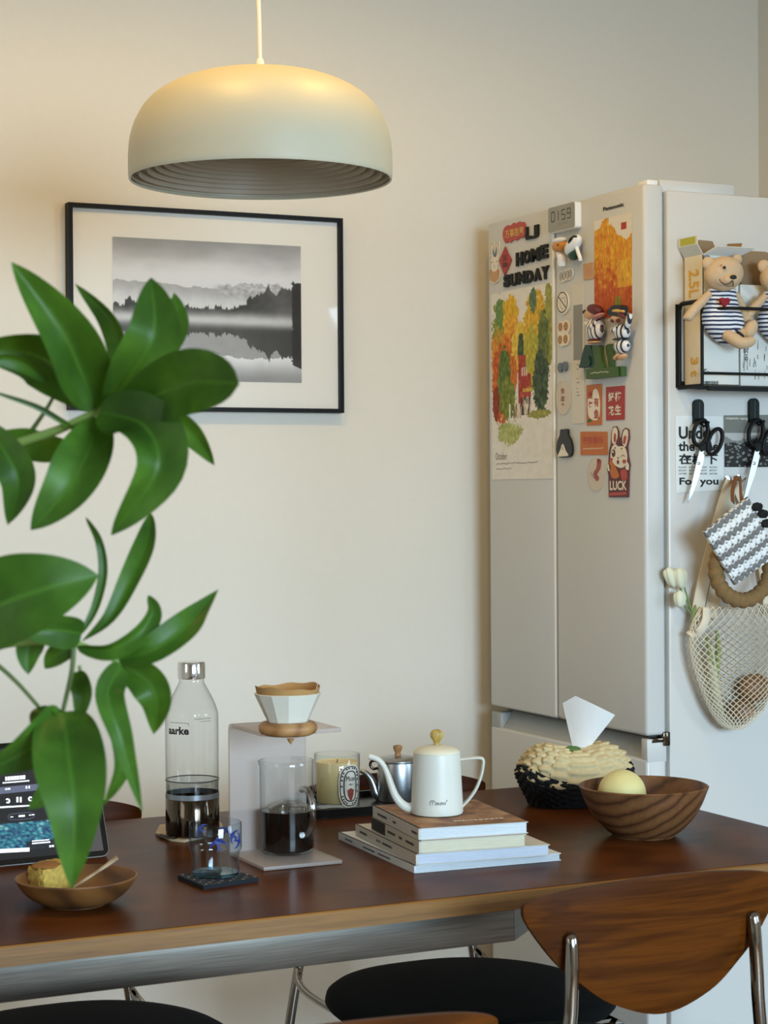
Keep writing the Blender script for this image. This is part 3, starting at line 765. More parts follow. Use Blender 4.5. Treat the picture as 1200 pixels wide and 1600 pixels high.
# ---- coffee stand, dripper, server
st = thing('coffee_stand', 'clear acrylic pour-over stand holding the dripper', 'stand', (1.115, 2.66, ZT))
sx0, sx1, sy0, sy1 = 1.046, 1.170, 2.590, 2.728; zt = ZT+.199
HS = PL((0, 0, 0), (1, 0, 0), (0, 1, 0))
obj('base_plate', MB().box(sx0, sx1, sy0, sy1, ZT+.0005, ZT+.006, .0012), 'frosted_acrylic', st)
def bent(sy, th):       # back sheet bending forward into the top shelf, in the y-z plane
    P = [(sy, ZT+.006), (sy, zt-.012)]+[(sy-.012+.012*math.cos(a), zt-.012+.012*math.sin(a)) for a in [i*PI/16 for i in range(1, 9)]]+[(sy0-.002, zt)]
    return P
b = MB(); P = [(sy1, ZT+.006), (sy1, zt-.012)]+[(sy1-.012+.012*math.cos(i*PI/16), zt-.012+.012*math.sin(i*PI/16)) for i in range(1, 9)]
Q = [(sy1-.006, ZT+.006), (sy1-.006, zt-.012)]+[(sy1-.012+.006*math.cos(i*PI/16), zt-.012+.006*math.sin(i*PI/16)) for i in range(1, 9)]
n = len(P)
b.add([(sx, y, z) for sx in (sx0, sx1) for y, z in P+Q], [])
o2 = 2*n
for i in range(n-1): b.f += [(i, i+1, o2+i+1, o2+i), (n+i, o2+n+i, o2+n+i+1, n+i+1), (i, n+i, n+i+1, i+1), (o2+i, o2+i+1, o2+n+i+1, o2+n+i)]
obj('back_plate', b, 'frosted_acrylic', st, 40)
obj('top_shelf', MB().box(sx0, sx1, sy0, sy1-.012, zt-.006, zt, .0008), 'frosted_acrylic', st)

gz = zt+.0005
dc = atZ(450, 1148, gz); k = kpx(dc)
dr = thing('coffee_dripper', 'white faceted pour-over dripper with a wooden ring on the acrylic stand', 'dripper', dc)
ringp = [(28, 2), (36, 0), (43, 3), (46.3, 9), (46, 15), (41, 20), (33, 21.5), (28, 20), (27, 10), (28, 2)]
obj('wooden_ring', vlathe(ringp, k, dc, seg=40, cap0=False, cap1=False), 'pale_wood', dr, 60)
obj('cone', vlathe([(24, 12), (30.5, 18), (52.5, 65), (51, 66), (49.5, 65), (27, 20)], k, dc, seg=12, cap0=False, cap1=False).xf(rot('Z', 9, dc)), 'ceramic', dr, 20)
fp = MB(); N = 48
random.seed(5)
prof = [(20, 16), (45, 60), (48.5, 68), (50.5, 76)]
for i in range(N+1):
    a = 2*PI*i/N; wv = 1+.012*math.sin(5*a)+.02*(i > 34) ; tz = 2.0*math.sin(2*a+1)+1.2*math.sin(7*a)
    for j, (r, z) in enumerate(prof):
        fp.v.append(dc+Vector((r*k*wv*math.cos(a), r*k*wv*math.sin(a), (z+(tz if j == 3 else 0))*k)))
for i in range(N):
    for j in range(3): fp.f.append((i*4+j, (i+1)*4+j, (i+1)*4+j+1, i*4+j+1))
obj('paper_filter', fp, 'filter_paper', dr, 60)
obj('drip_cone', MB().lathe([(0, -16*k), (3*k, -12*k), (6*k, -6*k-.0005), (0, -6*k-.0005)], 12, dc-Vector((-.004, 0, 0))), 'filter_paper', dr)

vz = ZT+.0065
vc = atZ(449, 1330, vz); k = kpx(vc)
sv = thing('coffee_server', 'clear glass coffee server with a curved handle and iced black coffee', 'carafe', vc)
def lip(a, j):
    d = (a-(facing(vc)-1.35)+PI) % (2*PI)-PI
    return 1+(.10*math.exp(-(d/.22)**2) if j in (5, 6, 7) else .03*math.exp(-(d/.22)**2) if j == 4 else 0)
obj('vessel', vlathe([(0, 0), (38, 0), (41, 2), (42, 6), (42, 135), (42.2, 142.6), (41.6, 143.4), (41, 142.6)], k, vc, seg=64, fn=lip, cap1=False), 'clear_glass', sv, 50)
obj('coffee', vlathe([(0, 3.5), (37.5, 3.5), (40.2, 6.5), (40.4, 60), (40.4, 65), (0, 65)], k, vc), 'coffee', sv, 40)
hd = facing(vc)+.58; dv = Vector((math.cos(hd), math.sin(hd), 0)); 
def VP(r, y): return vc + dv*(r*k) + Vector((0, 0, (1330-y)*k))
hpth = smooth([VP(41, 1229), VP(50, 1226), VP(63, 1232), VP(71, 1248), VP(72, 1266), VP(66, 1284), VP(55, 1295), VP(42, 1299)], 36)
obj('handle', MB().tube(hpth, [5.2*k]*len(hpth), 12, up=(0, 0, 1)), 'handle_glass', sv, 60)
M('ice', '#8d8478', .15, var=.15)
GLASS('ice_clear', (.86, .84, .80), (.5, .46, .42))
for i, (dx, dy, rz, s_) in enumerate(((-14, -12, 20, 15), (12, -18, 50, 14), (20, 8, 15, 14), (-10, 14, 70, 13))):
    c_ = vc+Vector((dx*k, dy*k, 66*k)); mm = Matrix.Translation(c_) @ Matrix.Rotation(math.radians(rz), 4, 'Z') @ Matrix.Rotation(.35*(i % 3-1), 4, 'X')
    ic = MB().box(-s_*k, s_*k, -s_*k, s_*k, -s_*k*.6, s_*k*.55, 4*k, 3, mm)
    tag(obj('ice_cube', ic, 'ice_clear'), ('melting ice cube floating in the coffee server, %s' % ('leftmost of four', 'nearest the camera', 'beside the handle', 'at the back')[i]), 'ice cube', 'ice cubes in the coffee')

# ---- water bottle and its coaster
bcz = ZT+.0045
bc = atZ(301, 1303, bcz); k = kpx(bc)
cq = [T(243, 1304), T(262, 1290), T(352, 1292), T(287, 1317)]
ct = obj('coaster', MB().prism(HS, [(p.x, p.y) for p in (T(243, 1305), T(250, 1292), T(345, 1288), T(352, 1302), T(288, 1317), T(268, 1315))], ZT+.0004, ZT+.004), 'coaster_light')
tag(ct, 'pale wooden coaster with dark marks under the water bottle', 'coaster')
cm = MB()
for p, q, w_ in (((247, 1303), (268, 1310), .012), ((270, 1311), (283, 1306), .006), ((262, 1304), (274, 1300), .006)):
    a_, b_ = atZ(*p, ZT+.0045), atZ(*q, ZT+.0045); line2(cm, HS, [(a_.x, a_.y), (b_.x, b_.y)], w_, ZT+.0042)
obj('dark_mark', cm, 'coaster_brown', ct, None)
wb = thing('water_bottle', 'tall clear carbonator bottle with steel cap and steel base', 'bottle', bc)
bp = smooth([(41.2, 56, 0), (41.5, 120, 0), (41.5, 182, 0), (40, 194, 0), (35, 208, 0), (28, 222, 0), (22, 233, 0), (19.5, 239, 0), (19.3, 246, 0)], 48)
bprof = [(p.x, p.y) for p in bp]
obj('shell', vlathe([(40.6, 4)]+bprof, k, bc, seg=64, cap0=False, cap1=False), 'bottle_plastic', wb, 60)
obj('water', vlathe([(0, 6), (39.5, 6), (40.2, 56), (40.2, 86), (0, 86)], k, bc), 'water', wb, 40)
obj('water_line', vlathe([(41.0, 85), (41.9, 85.4), (41.9, 86.4), (41.0, 86.8)], k, bc, seg=64, cap0=False, cap1=False), 'ink_grey', wb, 40)
obj('steel_base', vlathe([(0, 0), (39, 0), (41.6, 2), (42, 8), (42, 57), (41.3, 58)], k, bc, seg=64, cap1=False), 'steel_dark', wb, 40)
M('seam_grey', '#9fa6aa', .3, .6)
obj('base_ring', vlathe([(41.4, 58), (42, 58), (42, 66), (41.4, 66)], k, bc, seg=64, cap0=False, cap1=False), 'seam_grey', wb, 40)
obj('cap', vlathe([(19.5, 243), (21.4, 243.5), (21.6, 245), (21.6, 267), (20.5, 269.5), (0, 270)], k, bc, seg=48, cap0=True), 'chrome', wb, 30)
bp_ = CYL(bc, 41.6*k, facing(bc)-.0, 41.6*k, 300*k)
bl = MB(); text_ab(bl, 'aarke', bp_, -42*k, 160*k, -4.5*k, 172.5*k, .0004, 0, .035)
obj('brand_lettering', bl, 'ink', wb, None)
bl = MB()
line2(bl, bp_, [(-38*k, 178*k), (-5*k, 178*k)], .7*k, .0003); line2(bl, bp_, [(-5*k, 178*k), (-5*k, 174*k)], .6*k, .0003); line2(bl, bp_, [(4*k, 184*k), (32*k, 184*k)], .7*k, .0003); line2(bl, bp_, [(14*k, 180*k), (32*k, 180*k)], .6*k, .0003)
obj('fill_line', bl, 'ink_grey', wb, None)
bl = MB(); 
for x0_, x1_, y0_, y1_ in ((6, 36, 67, 84),):
    P = [(x0_, y0_), (x1_, y0_), (x1_, y1_), (x0_, y1_), (x0_, y0_)]; line2(bl, bp_, [(a*k, b_*k) for a, b_ in P], .6*k, .0004)
    for yy in (72, 76, 80): line2(bl, bp_, [(14*k, yy*k), (28*k, yy*k)], .5*k, .0004)
obj('fine_print', bl, 'ink_grey', wb, None)

# ---- tumbler with blue swallows and its coaster
uz = ZT+.0065
cpts = [T(278, 1374), T(352, 1362), T(404, 1378), T(318, 1391)]
k0 = obj('coaster', MB().prism(HS, [(p.x, p.y) for p in cpts], ZT+.0004, ZT+.006), 'coaster_dark')
tag(k0, 'dark quilted fabric coaster with white stitches under the tumbler', 'coaster')
sti = MB(); A, B, C_, D_ = cpts
for i in range(9):
    for j in range(9):
        if (i+j) % 2: continue
        u, v = (i+.5)/9, (j+.5)/9; p = A*(1-u)*(1-v)+B*u*(1-v)+C_*u*v+D_*(1-u)*v; q = p+(B-A)*.055+(D_-A)*(.03 if i % 4 else -.03)
        line2(sti, HS, [(p.x, p.y), (q.x, q.y)], .0014, ZT+.0064)
obj('stitching', sti, 'thread_white', k0, None)
uc = atZ(337, 1367, uz); k = kpx(uc)
tm = thing('tumbler', 'pale blue glass tumbler printed with dark blue swallows', 'glass', uc)
obj('vessel', vlathe([(0, 0), (33, 0), (36, 2), (37, 6), (37, 32), (37.8, 36), (40.4, 40), (41, 44), (41, 82), (40.3, 83.2), (39.5, 82)], k, uc, seg=56, cap1=False), 'blue_glass', tm, 40)
GLASS('blue_glass_base', (.55, .74, .84), (.2, .4, .5))
obj('thick_base', vlathe([(0, .5), (32.6, .5), (35.4, 2.5), (36, 6), (32, 5.6), (0, 5)], k, uc), 'blue_glass_base', tm, 40)
def swallow(mb, pl, cx, cy, s, ang):
    P = [(11, 0), (7, 2), (5, 5), (3, 10), (-2, 14), (-8, 16), (-3, 11), (-1, 6), (-1.5, 2.6), (-7, 1.6), (-15, 5), (-11, .3), (-15, -3.5), (-7, -1.4), (-1.5, -2.4), (-2, -7), (-5, -12), (-10, -15), (-4, -14), (2, -10), (5, -5), (7, -2)]
    c_, s_ = math.cos(ang), math.sin(ang)
    Q = [(cx+s*(x*c_-y*s_), cy+s*(x*s_+y*c_)) for x, y in P]
    mb.add([pl.w(a, b_, .0005) for a, b_ in Q], [tuple(range(len(Q)))])
up = CYL(uc, 41*k, facing(uc), 41*k, 90*k)
for ax_, ay_, ss_, an_ in ((4, 57, .95, 1.75), (42, 56, .85, -.3), (30, 66, .8, 2.6), (-104, 66, .8, .7), (112, 62, .8, 2.2)):
    sw = MB(); swallow(sw, up, ax_*k, ay_*k, ss_*k, an_); obj('swallow_print', sw, 'blue_ink', tm, None)

# ---- tissue box in a crocheted cover
M('knit_cream', '#cdb98c', .95, var=.16, vs=120, bump=.6, bs=260)
M('knit_black', '#0e0e0f', .95, var=.25, vs=120, bump=.6, bs=260)
M('grass_green', '#4d6b2e', .8)
xc = T(898, 1256); k = kpx(xc)
tx = thing('tissue_box_cover', 'black and cream crocheted tissue box cover with a tissue pulled up', 'tissue box', xc)
ux = Vector((.92, -.39, 0)); uy = Vector((.39, .92, 0))
ux = Vector((.97, -.24, 0)); uy = Vector((.24, .97, 0))
def knit(r, zlo, zhi, nz, seg, amp, rib, fold, cat):
    mb = MB()
    for j in range(nz+1):
        s = j/nz
        for i in range(seg):
            a = 2*PI*i/seg; ca, sa = math.cos(a), math.sin(a); ex = 2/3.0
            rr, z = r(s, a)
            X = rr*1.0*math.copysign(abs(ca)**ex, ca); Y = rr*.62*math.copysign(abs(sa)**ex, sa)
            d = amp*(abs(math.sin(rib*a/2))**.6-.5)+amp*.8*math.sin(fold*s*PI*2+ (math.pi*math.floor(rib*a/(2*PI))))+amp*.5*mnoise.noise((a*9, s*14, 2))
            f = 1+d/max(20, rr)
            mb.v.append(xc+ux*(X*f*k)+uy*(Y*f*k)+Vector((0, 0, (z+d*.7*max(0, s-.3))*k)))
    for j in range(nz):
        for i in range(seg): q = (i+1) % seg; mb.f.append((j*seg+i, j*seg+q, (j+1)*seg+q, (j+1)*seg+i))
    return mb
def r_black(s, a):
    hi = 44+20*math.cos(a)**2-3*math.sin(3*a)
    return (70+22*math.sin(min(1, s*1.05)*PI/2)**1.2-9*max(0, s-.8)*5*.6, .5+s*hi)
def r_cream(s, a):
    z = 30+18*math.cos(a)**2+(62-12*math.cos(a)**2)*math.sin(s*PI/2)
    dip = 9*math.exp(-((math.cos(a)*(1-s))/.12)**2)*s
    return (85*math.cos(s*PI/2)**.6+3, z-dip)
obj('lower_band', knit(r_black, 0, 1, 26, 150, 2.6, 40, 5, 0), 'knit_black', tx, 70)
cr = obj('upper_cover', knit(r_cream, 0, 1, 34, 170, 4.2, 18, 6, 0), 'knit_cream', tx, 70)
sl = MB(); sl.ell(xc+Vector((0, 0, 84*k))+ux*(-8*k), (22*k, 10*k, 7*k), Matrix.Rotation(-.3, 3, 'Z'))
obj('slit_lining', sl, 'grass_green', tx)
m, nt, bs = nodes('tissue'); bs.inputs['Base Color'].default_value = (*srgb('#e6e3de'), 1); bs.inputs['Roughness'].default_value = .9; bumpn(nt, bs, noisen(nt, coord(nt), 90, 3), .25, .002)
tis = MB(); base = xc+Vector((0, 0, 74*k))
def TS(x, y, d=0): return xc+CR*((x-898)*k)+Vector((0, 0, (1256-y)*k))+uy*d*k
rows = []
for s in [i/10 for i in range(11)]:
    L = TS(lerp(902, 900, s), lerp(1186, 1087, s)); R_ = TS(lerp(906, 962, s), lerp(1188, 1117, s)); L2 = TS(lerp(900, 884, s**.8), lerp(1180, 1100, s), 14*s)
    row = []
    for q in range(7):
        t_ = q/6; p = L2.lerp(L, min(1, t_*3)) if t_ < 1/3 else L.lerp(R_, (t_-1/3)*1.5)
        row.append(p+uy*((-10*math.sin(PI*max(0, (t_-1/3)*1.5))*s)*k))
    rows.append(row)
for row in rows: tis.v += row
for j in range(10):
    for q in range(6): tis.f.append((j*7+q, j*7+q+1, (j+1)*7+q+1, (j+1)*7+q))
obj('tissue', tis, 'tissue', tx, 60)

# ---- wooden fruit bowl and pale fruit
oc = T(1006, 1305); k = kpx(oc)
BO = [(0, 0), (44, 0), (48, 1.5), (62, 12), (78, 30), (91, 52), (100, 75), (101, 77.5), (99, 78.5), (96.5, 77), (87, 53), (74, 33), (58, 16), (40, 8), (0, 7)]
ob = obj('wooden_bowl', vlathe([(p.x, max(0, p.y)) for p in smooth([(r, z, 0) for r, z in BO], 70)], k, oc, seg=72), 'bowl_teak', None, 60)
tag(ob, 'deep round wooden bowl with dark grain holding a pale fruit', 'bowl')
M('fruit_skin', '#ddd08f', .5, var=.07, vs=25, sub=.1)
fcn = oc+Vector((0, 0, 62*k))+CR*(-31*k)+Vector((.02, .05, 0))*.35
fo = obj('pale_fruit', MB().ell(fcn, (38*k, 38*k, 38*k), seg=40, rings=24, fn=lambda d: 1-.16*max(0, -d.z)+.02*d.x), 'fruit_skin', None, 180)
tag(fo, 'round pale yellow fruit lying in the wooden bowl', 'fruit')

# ---- shallow bowl with cake and a wooden spoon
sc_ = T(120, 1412); k = kpx(sc_)
BO = [(0, 0), (42, 0), (47, 1), (66, 9), (82, 22), (93, 38), (95, 42), (94, 43.5), (91.5, 42), (80, 26), (64, 14), (44, 7), (0, 6)]
def wav(a, j): return 1+.012*math.sin(2*a+.6)+.008*math.sin(3*a)
ob = obj('shallow_bowl', vlathe([(p.x, max(0, p.y)) for p in smooth([(r, z, 0) for r, z in BO], 60)], k, sc_, seg=64, fn=wav), 'plate_acacia', None, 60)
tag(ob, 'shallow wooden bowl with a slice of cake in front of the tablet', 'bowl')
M('sponge', '#b89a48', .95, var=.45, vs=190, bump=1, bs=220)
M('cake_crust', '#8a5a24', .9, var=.2, vs=100, bump=.6, bs=200)
ck = sc_+CR*(-36*k)+Vector((0, 0, 13*k))+Vector((.0, .022, 0))
cake = thing('cake_slice', 'crumbly yellow sponge cake piece in the shallow wooden bowl', 'cake', ck)
cm = MB().box(-26*k, 30*k, -24*k, 24*k, 0, 44*k, 5*k, 3)
bm = bmesh.new(); me = bpy.data.meshes.new('tmp'); me.from_pydata([tuple(p) for p in cm.v], [], cm.f); bm.from_mesh(me); bpy.data.meshes.remove(me)
bmesh.ops.subdivide_edges(bm, edges=bm.edges[:], cuts=5, use_grid_fill=True); bmesh.ops.triangulate(bm, faces=bm.faces[:])
for v_ in bm.verts:
    nn = fbm(v_.co.x*170, v_.co.y*170, v_.co.z*170); v_.co += v_.co.normalized()*nn*.012
    if v_.co.z > 30*k: v_.co.z += 3*k*math.sin(v_.co.x*70)
cm = MB(); cm._bm(bm, Matrix.Translation(ck) @ Matrix.Rotation(.25, 4, 'Z'))
obj('crumb', cm, 'sponge', cake, 180)
obj('crust', MB().ell(ck+Vector((0, 0, 43*k)), (29*k, 25*k, 5*k), Matrix.Rotation(.25, 3, 'Z'), fn=lambda d: 1+.12*mnoise.noise(d*3)), 'cake_crust', cake, 180)
WOOD('spoon_wood', '#9a8468', '#ad9778', '#b9a587', (1, 1, 1), scale=12, fine=.2, rough=.6)
def SPp(x, y, d=0): return sc_+CR*((x-120)*k)+Vector((0, 0, (1412-y)*k))+Vector((0, 1, 0))*d*k
P = smooth([SPp(118, 1388, 10), SPp(140, 1376, 16), SPp(160, 1365, 22), SPp(178, 1355, 28), SPp(194, 1345, 32)], 20)
so = obj('wooden_spoon', MB().tube(P, [2.0*k, 2.2*k, 2.2*k]+[2.2*k+1.6*k*max(0, (i-5)/14) for i in range(len(P)-3)], 10, flat=2.2, up=(0, 0, 1)), 'spoon_wood', None, 60)
tag(so, 'pale wooden spoon resting across the shallow bowl', 'spoon')

# ---- tablet
p0 = T(172, 1337, .001); ax = Vector((-1, -.03, 0)).normalized()
ax = (T(0, 1354)-T(172, 1337)); ax.z = 0; ax.normalize()          # towards the left along the bottom edge
bkd = Vector((ax.y, -ax.x, 0)); bkd = bkd if bkd.y > 0 else -bkd
tilt = math.radians(24); upv = Vector((0, 0, 1))*math.cos(tilt)+bkd*math.sin(tilt)
TW, TH = .262, .186
TB = PL(p0+ax*TW, -ax, upv)                                       # a from left, b from bottom, normal towards the viewer
tbt = thing('tablet', 'black tablet with a lit music screen leaning at the left end of the table', 'tablet', p0+ax*TW/2)
M('tablet_glass', '#07080a', .12, var=.05)
obj('shell', MB().prism(TB, rrect(0, TW, 0, TH, .012, 6), -.007, -.0008), 'steel_brushed', tbt)
obj('bezel', MB().prism(TB, rrect(.0008, TW-.0008, .0008, TH-.0008, .0115, 6), -.0008, .0), 'tablet_glass', tbt)
_m, _nt, _b = nodes('screen'); _a = _nt.nodes.new('ShaderNodeAttribute'); _a.attribute_name = 'Col'; _nt.links.new(_a.outputs['Color'], _b.inputs['Emission Color']); _b.inputs['Emission Strength'].default_value = .75; _b.inputs['Base Color'].default_value = (.02, .02, .022, 1); _b.inputs['Roughness'].default_value = .12
sx_, sy_ = TW-.018, TH-.018
ua = lambda x, y: TB.px(x, y, .0003)
SC0 = (.009, .009, TW-.009, TH-.009)
rA = ua(82, 1280); rB = ua(0, 1330); rC = ua(83, 1325)
imx1, imy1, imy0 = rA[0], rA[1], (rC[1]+ua(0, 1332)[1])/2-.0005
def scr(u, v):
    a = SC0[0]+u*(SC0[2]-SC0[0]); b_ = SC0[3]-v*(SC0[3]-SC0[1])
    c = (.055, .057, .066)
    c = mixc(c, (.20, .20, .235), sst(imy1+.02, TH, b_)*.75)
    if a > imx1+.002: c = (.36, .345, .34) if b_ < imy1+.03 else mixc((.36, .345, .34), (.22, .22, .25), sst(imy1+.03, TH-.03, b_))  # grey of the right part is a reflection painted into the screen colour
    elif imy0 < b_ < imy1:
        n = fbm(a*160, b_*300, 2); n2 = fbm(a*90+4, b_*60, 5)
        c = mixc((.03, .20, .42), (.35, .85, .86), max(0, min(1, .45+1.7*n+.5*n2)))
        c = mixc(c, (.9, .97, .92), sst(.25, .5, n+.4*n2))
        if b_ < imy0+.014 and a > imx1-.045: c = mixc(c, (.05, .07, .10), .85)
    return srgb(c)
sco = obj('screen', print_grid(TB, SC0[0], SC0[1], SC0[2], SC0[3], .0003, 110, 80, scr), 'screen', tbt, None)
M('screen_white', '#f4f6fa', .4, emit=.95)
M('screen_grey', '#5c5d70', .4, emit=.35)
bar = MB(); Pq = [ua(-60, 1236), ua(77, 1223), ua(77, 1233), ua(-60, 1247)]
bar.add([TB.w(a, b_, .0006) for a, b_ in Pq[::-1]], [(0, 1, 2, 3)])
obj('tool_bar', bar, 'screen_grey', sco, None)
def bars(x0_, x1_, y, hgt, step, gap, seed=1):
    ui = MB(); random.seed(seed); x = x0_
    while x < x1_:
        w_ = random.uniform(.5, 1)*step; sl_ = -.085
        q = [ua(x, y+(x-x0_)*sl_), ua(x+w_, y+(x+w_-x0_)*sl_), ua(x+w_, y+hgt+(x+w_-x0_)*sl_), ua(x, y+hgt+(x-x0_)*sl_)]
        ui.add([TB.w(a, b_, .0008) for a, b_ in q[::-1]], [(0, 1, 2, 3)]); x += w_+gap
    o_ = obj('text_line', ui, 'screen_white', sco, None); o_['kind'] = 'stuff'
bars(8, 40, 1214, 6, 5, .8, 1); bars(4, 46, 1222.5, 2, 3, .5, 2)
bars(8, 14, 1232, 2.5, 5, 1, 3); bars(40, 45, 1228.5, 4, 4, 2, 4); bars(72, 77, 1226.5, 3.5, 3, 1, 5)
def strip(nm, P):
    q = [ua(*p) for p in P]; obj(nm, MB().add([TB.w(a, b_, .0008) for a, b_ in q[::-1]], [(0, 1, 2, 3)]), 'screen_white', sco, None)
for dx in (-3, 2.2): strip('pause_bar', [(30+dx-1.4, 1245.5), (30+dx+1.4, 1245.3), (30+dx+1.4, 1253.7), (30+dx-1.4, 1253.9)])
for cx, cy, dirn in ((12, 1251.5, 0), (47.5, 1248.5, 1)):
    c_ = ua(cx, cy); ui = MB(); ring2(ui, TB, c_[0], c_[1], .0036, .0038, .0022, .0008, 18, .6 if dirn else -2.5, 5.7 if dirn else 2.5, False)
    obj('skip_symbol', ui, 'screen_white', sco, None)
strip('progress_bar', [(-40, 1262.5), (53, 1257.5), (53, 1259.5), (-40, 1265.5)])
bars(16, 21, 1276.2, 1.2, 5, 1, 6); bars(29, 37, 1274, 3, 2.4, .4, 7); bars(45, 50, 1273, 1.4, 5, 1, 8)
strip('caption_bar', [(-40, 1329), (46, 1324.5), (46, 1330.5), (-40, 1335)])
bars(50, 75, 1313.5, 1.8, 2.5, .5, 9); bars(50, 76, 1317, 2.2, 2.5, .5, 10); bars(77, 81, 1321, 3, 4, 1, 11)
c_ = ua(33, 1275.5); P = [(c_[0]+x*.02, c_[1]+y*.0048) for x, y in [(math.copysign(abs(math.cos(q))**.35, math.cos(q)), math.copysign(abs(math.sin(q)), math.sin(q))) for q in [2*PI*i/28 for i in range(29)]]]
pil = MB(); line2(pil, TB, P, .0007, .0008); obj('volume_pill', pil, 'screen_grey', sco, None)
# the stand that props the tablet up, behind it
pr2 = MB(); PB = TB.w(TW*.5, TH*.55, -.008); bt_ = Vector((PB.x, PB.y, ZT+.001))+bkd*.055
pr2.add([PB+ax*.06, PB-ax*.06, bt_-ax*.06, bt_+ax*.06, PB+ax*.06+bkd*.003, PB-ax*.06+bkd*.003, bt_-ax*.06+bkd*.003, bt_+ax*.06+bkd*.003], [(0, 1, 2, 3), (7, 6, 5, 4), (0, 4, 5, 1), (2, 6, 7, 3), (1, 5, 6, 2), (0, 3, 7, 4)])
obj('prop_stand', pr2, 'black_plastic', tbt)

# ================================================================ MAGNETS ON THE REFRIGERATOR FRONT
E0 = .0006
def flat(name, pl, poly_px, m, label, cat, h=.0022, group=None, h0=.0004, smoothn=0):
    P = pl.pts(poly_px)
    if smoothn: P = sm2(P, smoothn)
    o = obj(name, MB().prism(pl, P, h0, h0+h), m)
    return tag(o, label, cat, group)
def sub(name, mb, m, par, ang=None): return obj(name, mb, m, par, ang)
def ellp(mb, pl, cx, cy, rx, ry, h, rh, rotd=0, seg=18, rings=12, fn=None):
    """ellipsoid standing off a plane: centre pixel, pixel radii, height h and half-thickness rh in metres"""
    a, b_ = pl.px(cx, cy, h); a1, _ = pl.px(cx+1, cy, h); _, b1_ = pl.px(cx, cy-1, h); ka, kb = abs(a1-a), abs(b1_-b_)
    m = Matrix((pl.ea, pl.eb, pl.n)).transposed() @ Matrix.Rotation(math.radians(rotd), 3, 'Z')
    return mb.ell(pl.w(a, b_, h), (rx*ka, ry*kb, rh), m, seg, rings, fn)
def tubep(mb, pl, pts, r_px, h, seg=10, flat_=None, n=20):
    """tube through pixels (x, y) or (x, y, h) on a plane; radius in pixels of height"""
    P = [pl.w(*pl.px(p[0], p[1], (p[2] if len(p) > 2 else h)), (p[2] if len(p) > 2 else h)) for p in pts]
    kb = abs(pl.px(pts[0][0], pts[0][1]-1, h)[1]-pl.px(pts[0][0], pts[0][1], h)[1])
    Q = smooth(P, n) if len(P) > 2 else P
    rr = [x*kb for x in r_px] if isinstance(r_px, (list, tuple)) else r_px*kb
    if isinstance(rr, list) and len(rr) != len(Q): rr = [rr[min(len(rr)-2, int(i/(len(Q)-1)*(len(rr)-1)))]*(1-(i/(len(Q)-1)*(len(rr)-1))+min(len(rr)-2, int(i/(len(Q)-1)*(len(rr)-1))))+rr[min(len(rr)-1, int(i/(len(Q)-1)*(len(rr)-1))+1)]*((i/(len(Q)-1)*(len(rr)-1))-min(len(rr)-2, int(i/(len(Q)-1)*(len(rr)-1)))) for i in range(len(Q))]
    return mb.tube(Q, rr, seg, up=pl.n, flat=flat_)
F_ = FRONT
def chars(par, pl, m, h, bold, *items):
    for ch, bl_, tr_ in items: obj('lettering', text_px(MB(), ch, pl, bl_, tr_, h, 0, bold), m, par, None)
M('mag_red', '#b5453a', .5); M('mag_red2', '#a8322c', .5); M('gold', '#d8ab58', .5); M('mag_orange', '#c06a2a', .5); M('mag_cream', '#e8ddc9', .5)
M('mag_brown', '#5b3a2c', .6); M('mag_maroon', '#5c2228', .5); M('mag_tan', '#c79a6c', .6); M('mag_grey', '#8f8f8b', .6); M('mag_black', '#141515', .4)
M('mag_pink', '#d08a80', .6); M('blue_grey', '#66747f', .6); M('skin_tan', '#d6a77c', .45); M('orange_head', '#cf8a3a', .4); M('clip_green', '#3c5a1e', .45); M('clip_dark', '#0e3a2a', .35)
STRIPES('stripe_red', '#e6e1d8', '#4b2a2c', .0105, 'Y', .66, .4); STRIPES('stripe_navy', '#e6e6e4', '#262c3e', .0115, 'Y', .62, .4)
GLASS('clear_resin', (.97, .96, .95), (.8, .78, .76))
for ch, bl_, tr_, w_ in (('L', (823.5, 375), (832, 353), 'in the top line, left of the J'), ('J', (832.5, 373.5), (843.3, 350.5), 'hooked, ending the top line beside the red cloud magnet'),
                    ('H', (808.5, 416.5), (818.5, 393), 'first letter of the middle word'), ('O', (819.9, 413), (830, 390), 'round second letter of the middle word'), ('M', (831.3, 410), (845, 386), 'wide third letter of the middle word'), ('E', (846.2, 405), (858, 381), 'last letter of the middle word'),
                    ('S', (789, 450), (798.5, 428), 'first letter of the lowest word'), ('U', (799.8, 448), (809.8, 426), 'second letter of the lowest word'), ('N', (811, 445), (822, 423), 'third letter of the lowest word'), ('D', (823.4, 443), (834.6, 421), 'fourth letter of the lowest word'), ('A', (836, 440), (847.4, 418), 'fifth letter of the lowest word'), ('Y', (848, 437.5), (859.5, 414.5), 'last letter of the lowest word, nearest the door gap')):
    o = obj('letter_magnet', text_px(MB(), ch, F_, bl_, tr_, .0004, .004, .055), 'letter_black', None, 30)
    tag(o, 'black foam letter %s magnet, %s' % (ch, w_), 'letter magnet', 'black letter magnets on the refrigerator')
o = flat('cloud_magnet', F_, [(787, 368), (789, 357), (795, 352), (799, 353), (804, 348), (808, 349.5), (813, 346), (816, 347.5), (820, 347), (822.5, 353), (822, 366), (818, 372), (814, 371), (809, 376), (805, 374), (799, 379), (796, 377), (791, 380)], 'mag_red', 'red cloud-shaped magnet with gold characters left of the letter L', 'magnet', smoothn=54)
sub('lettering', text_px(MB(), '万事胜意', F_, (791, 373), (820, 353), .003, 0, .02), 'gold', o)
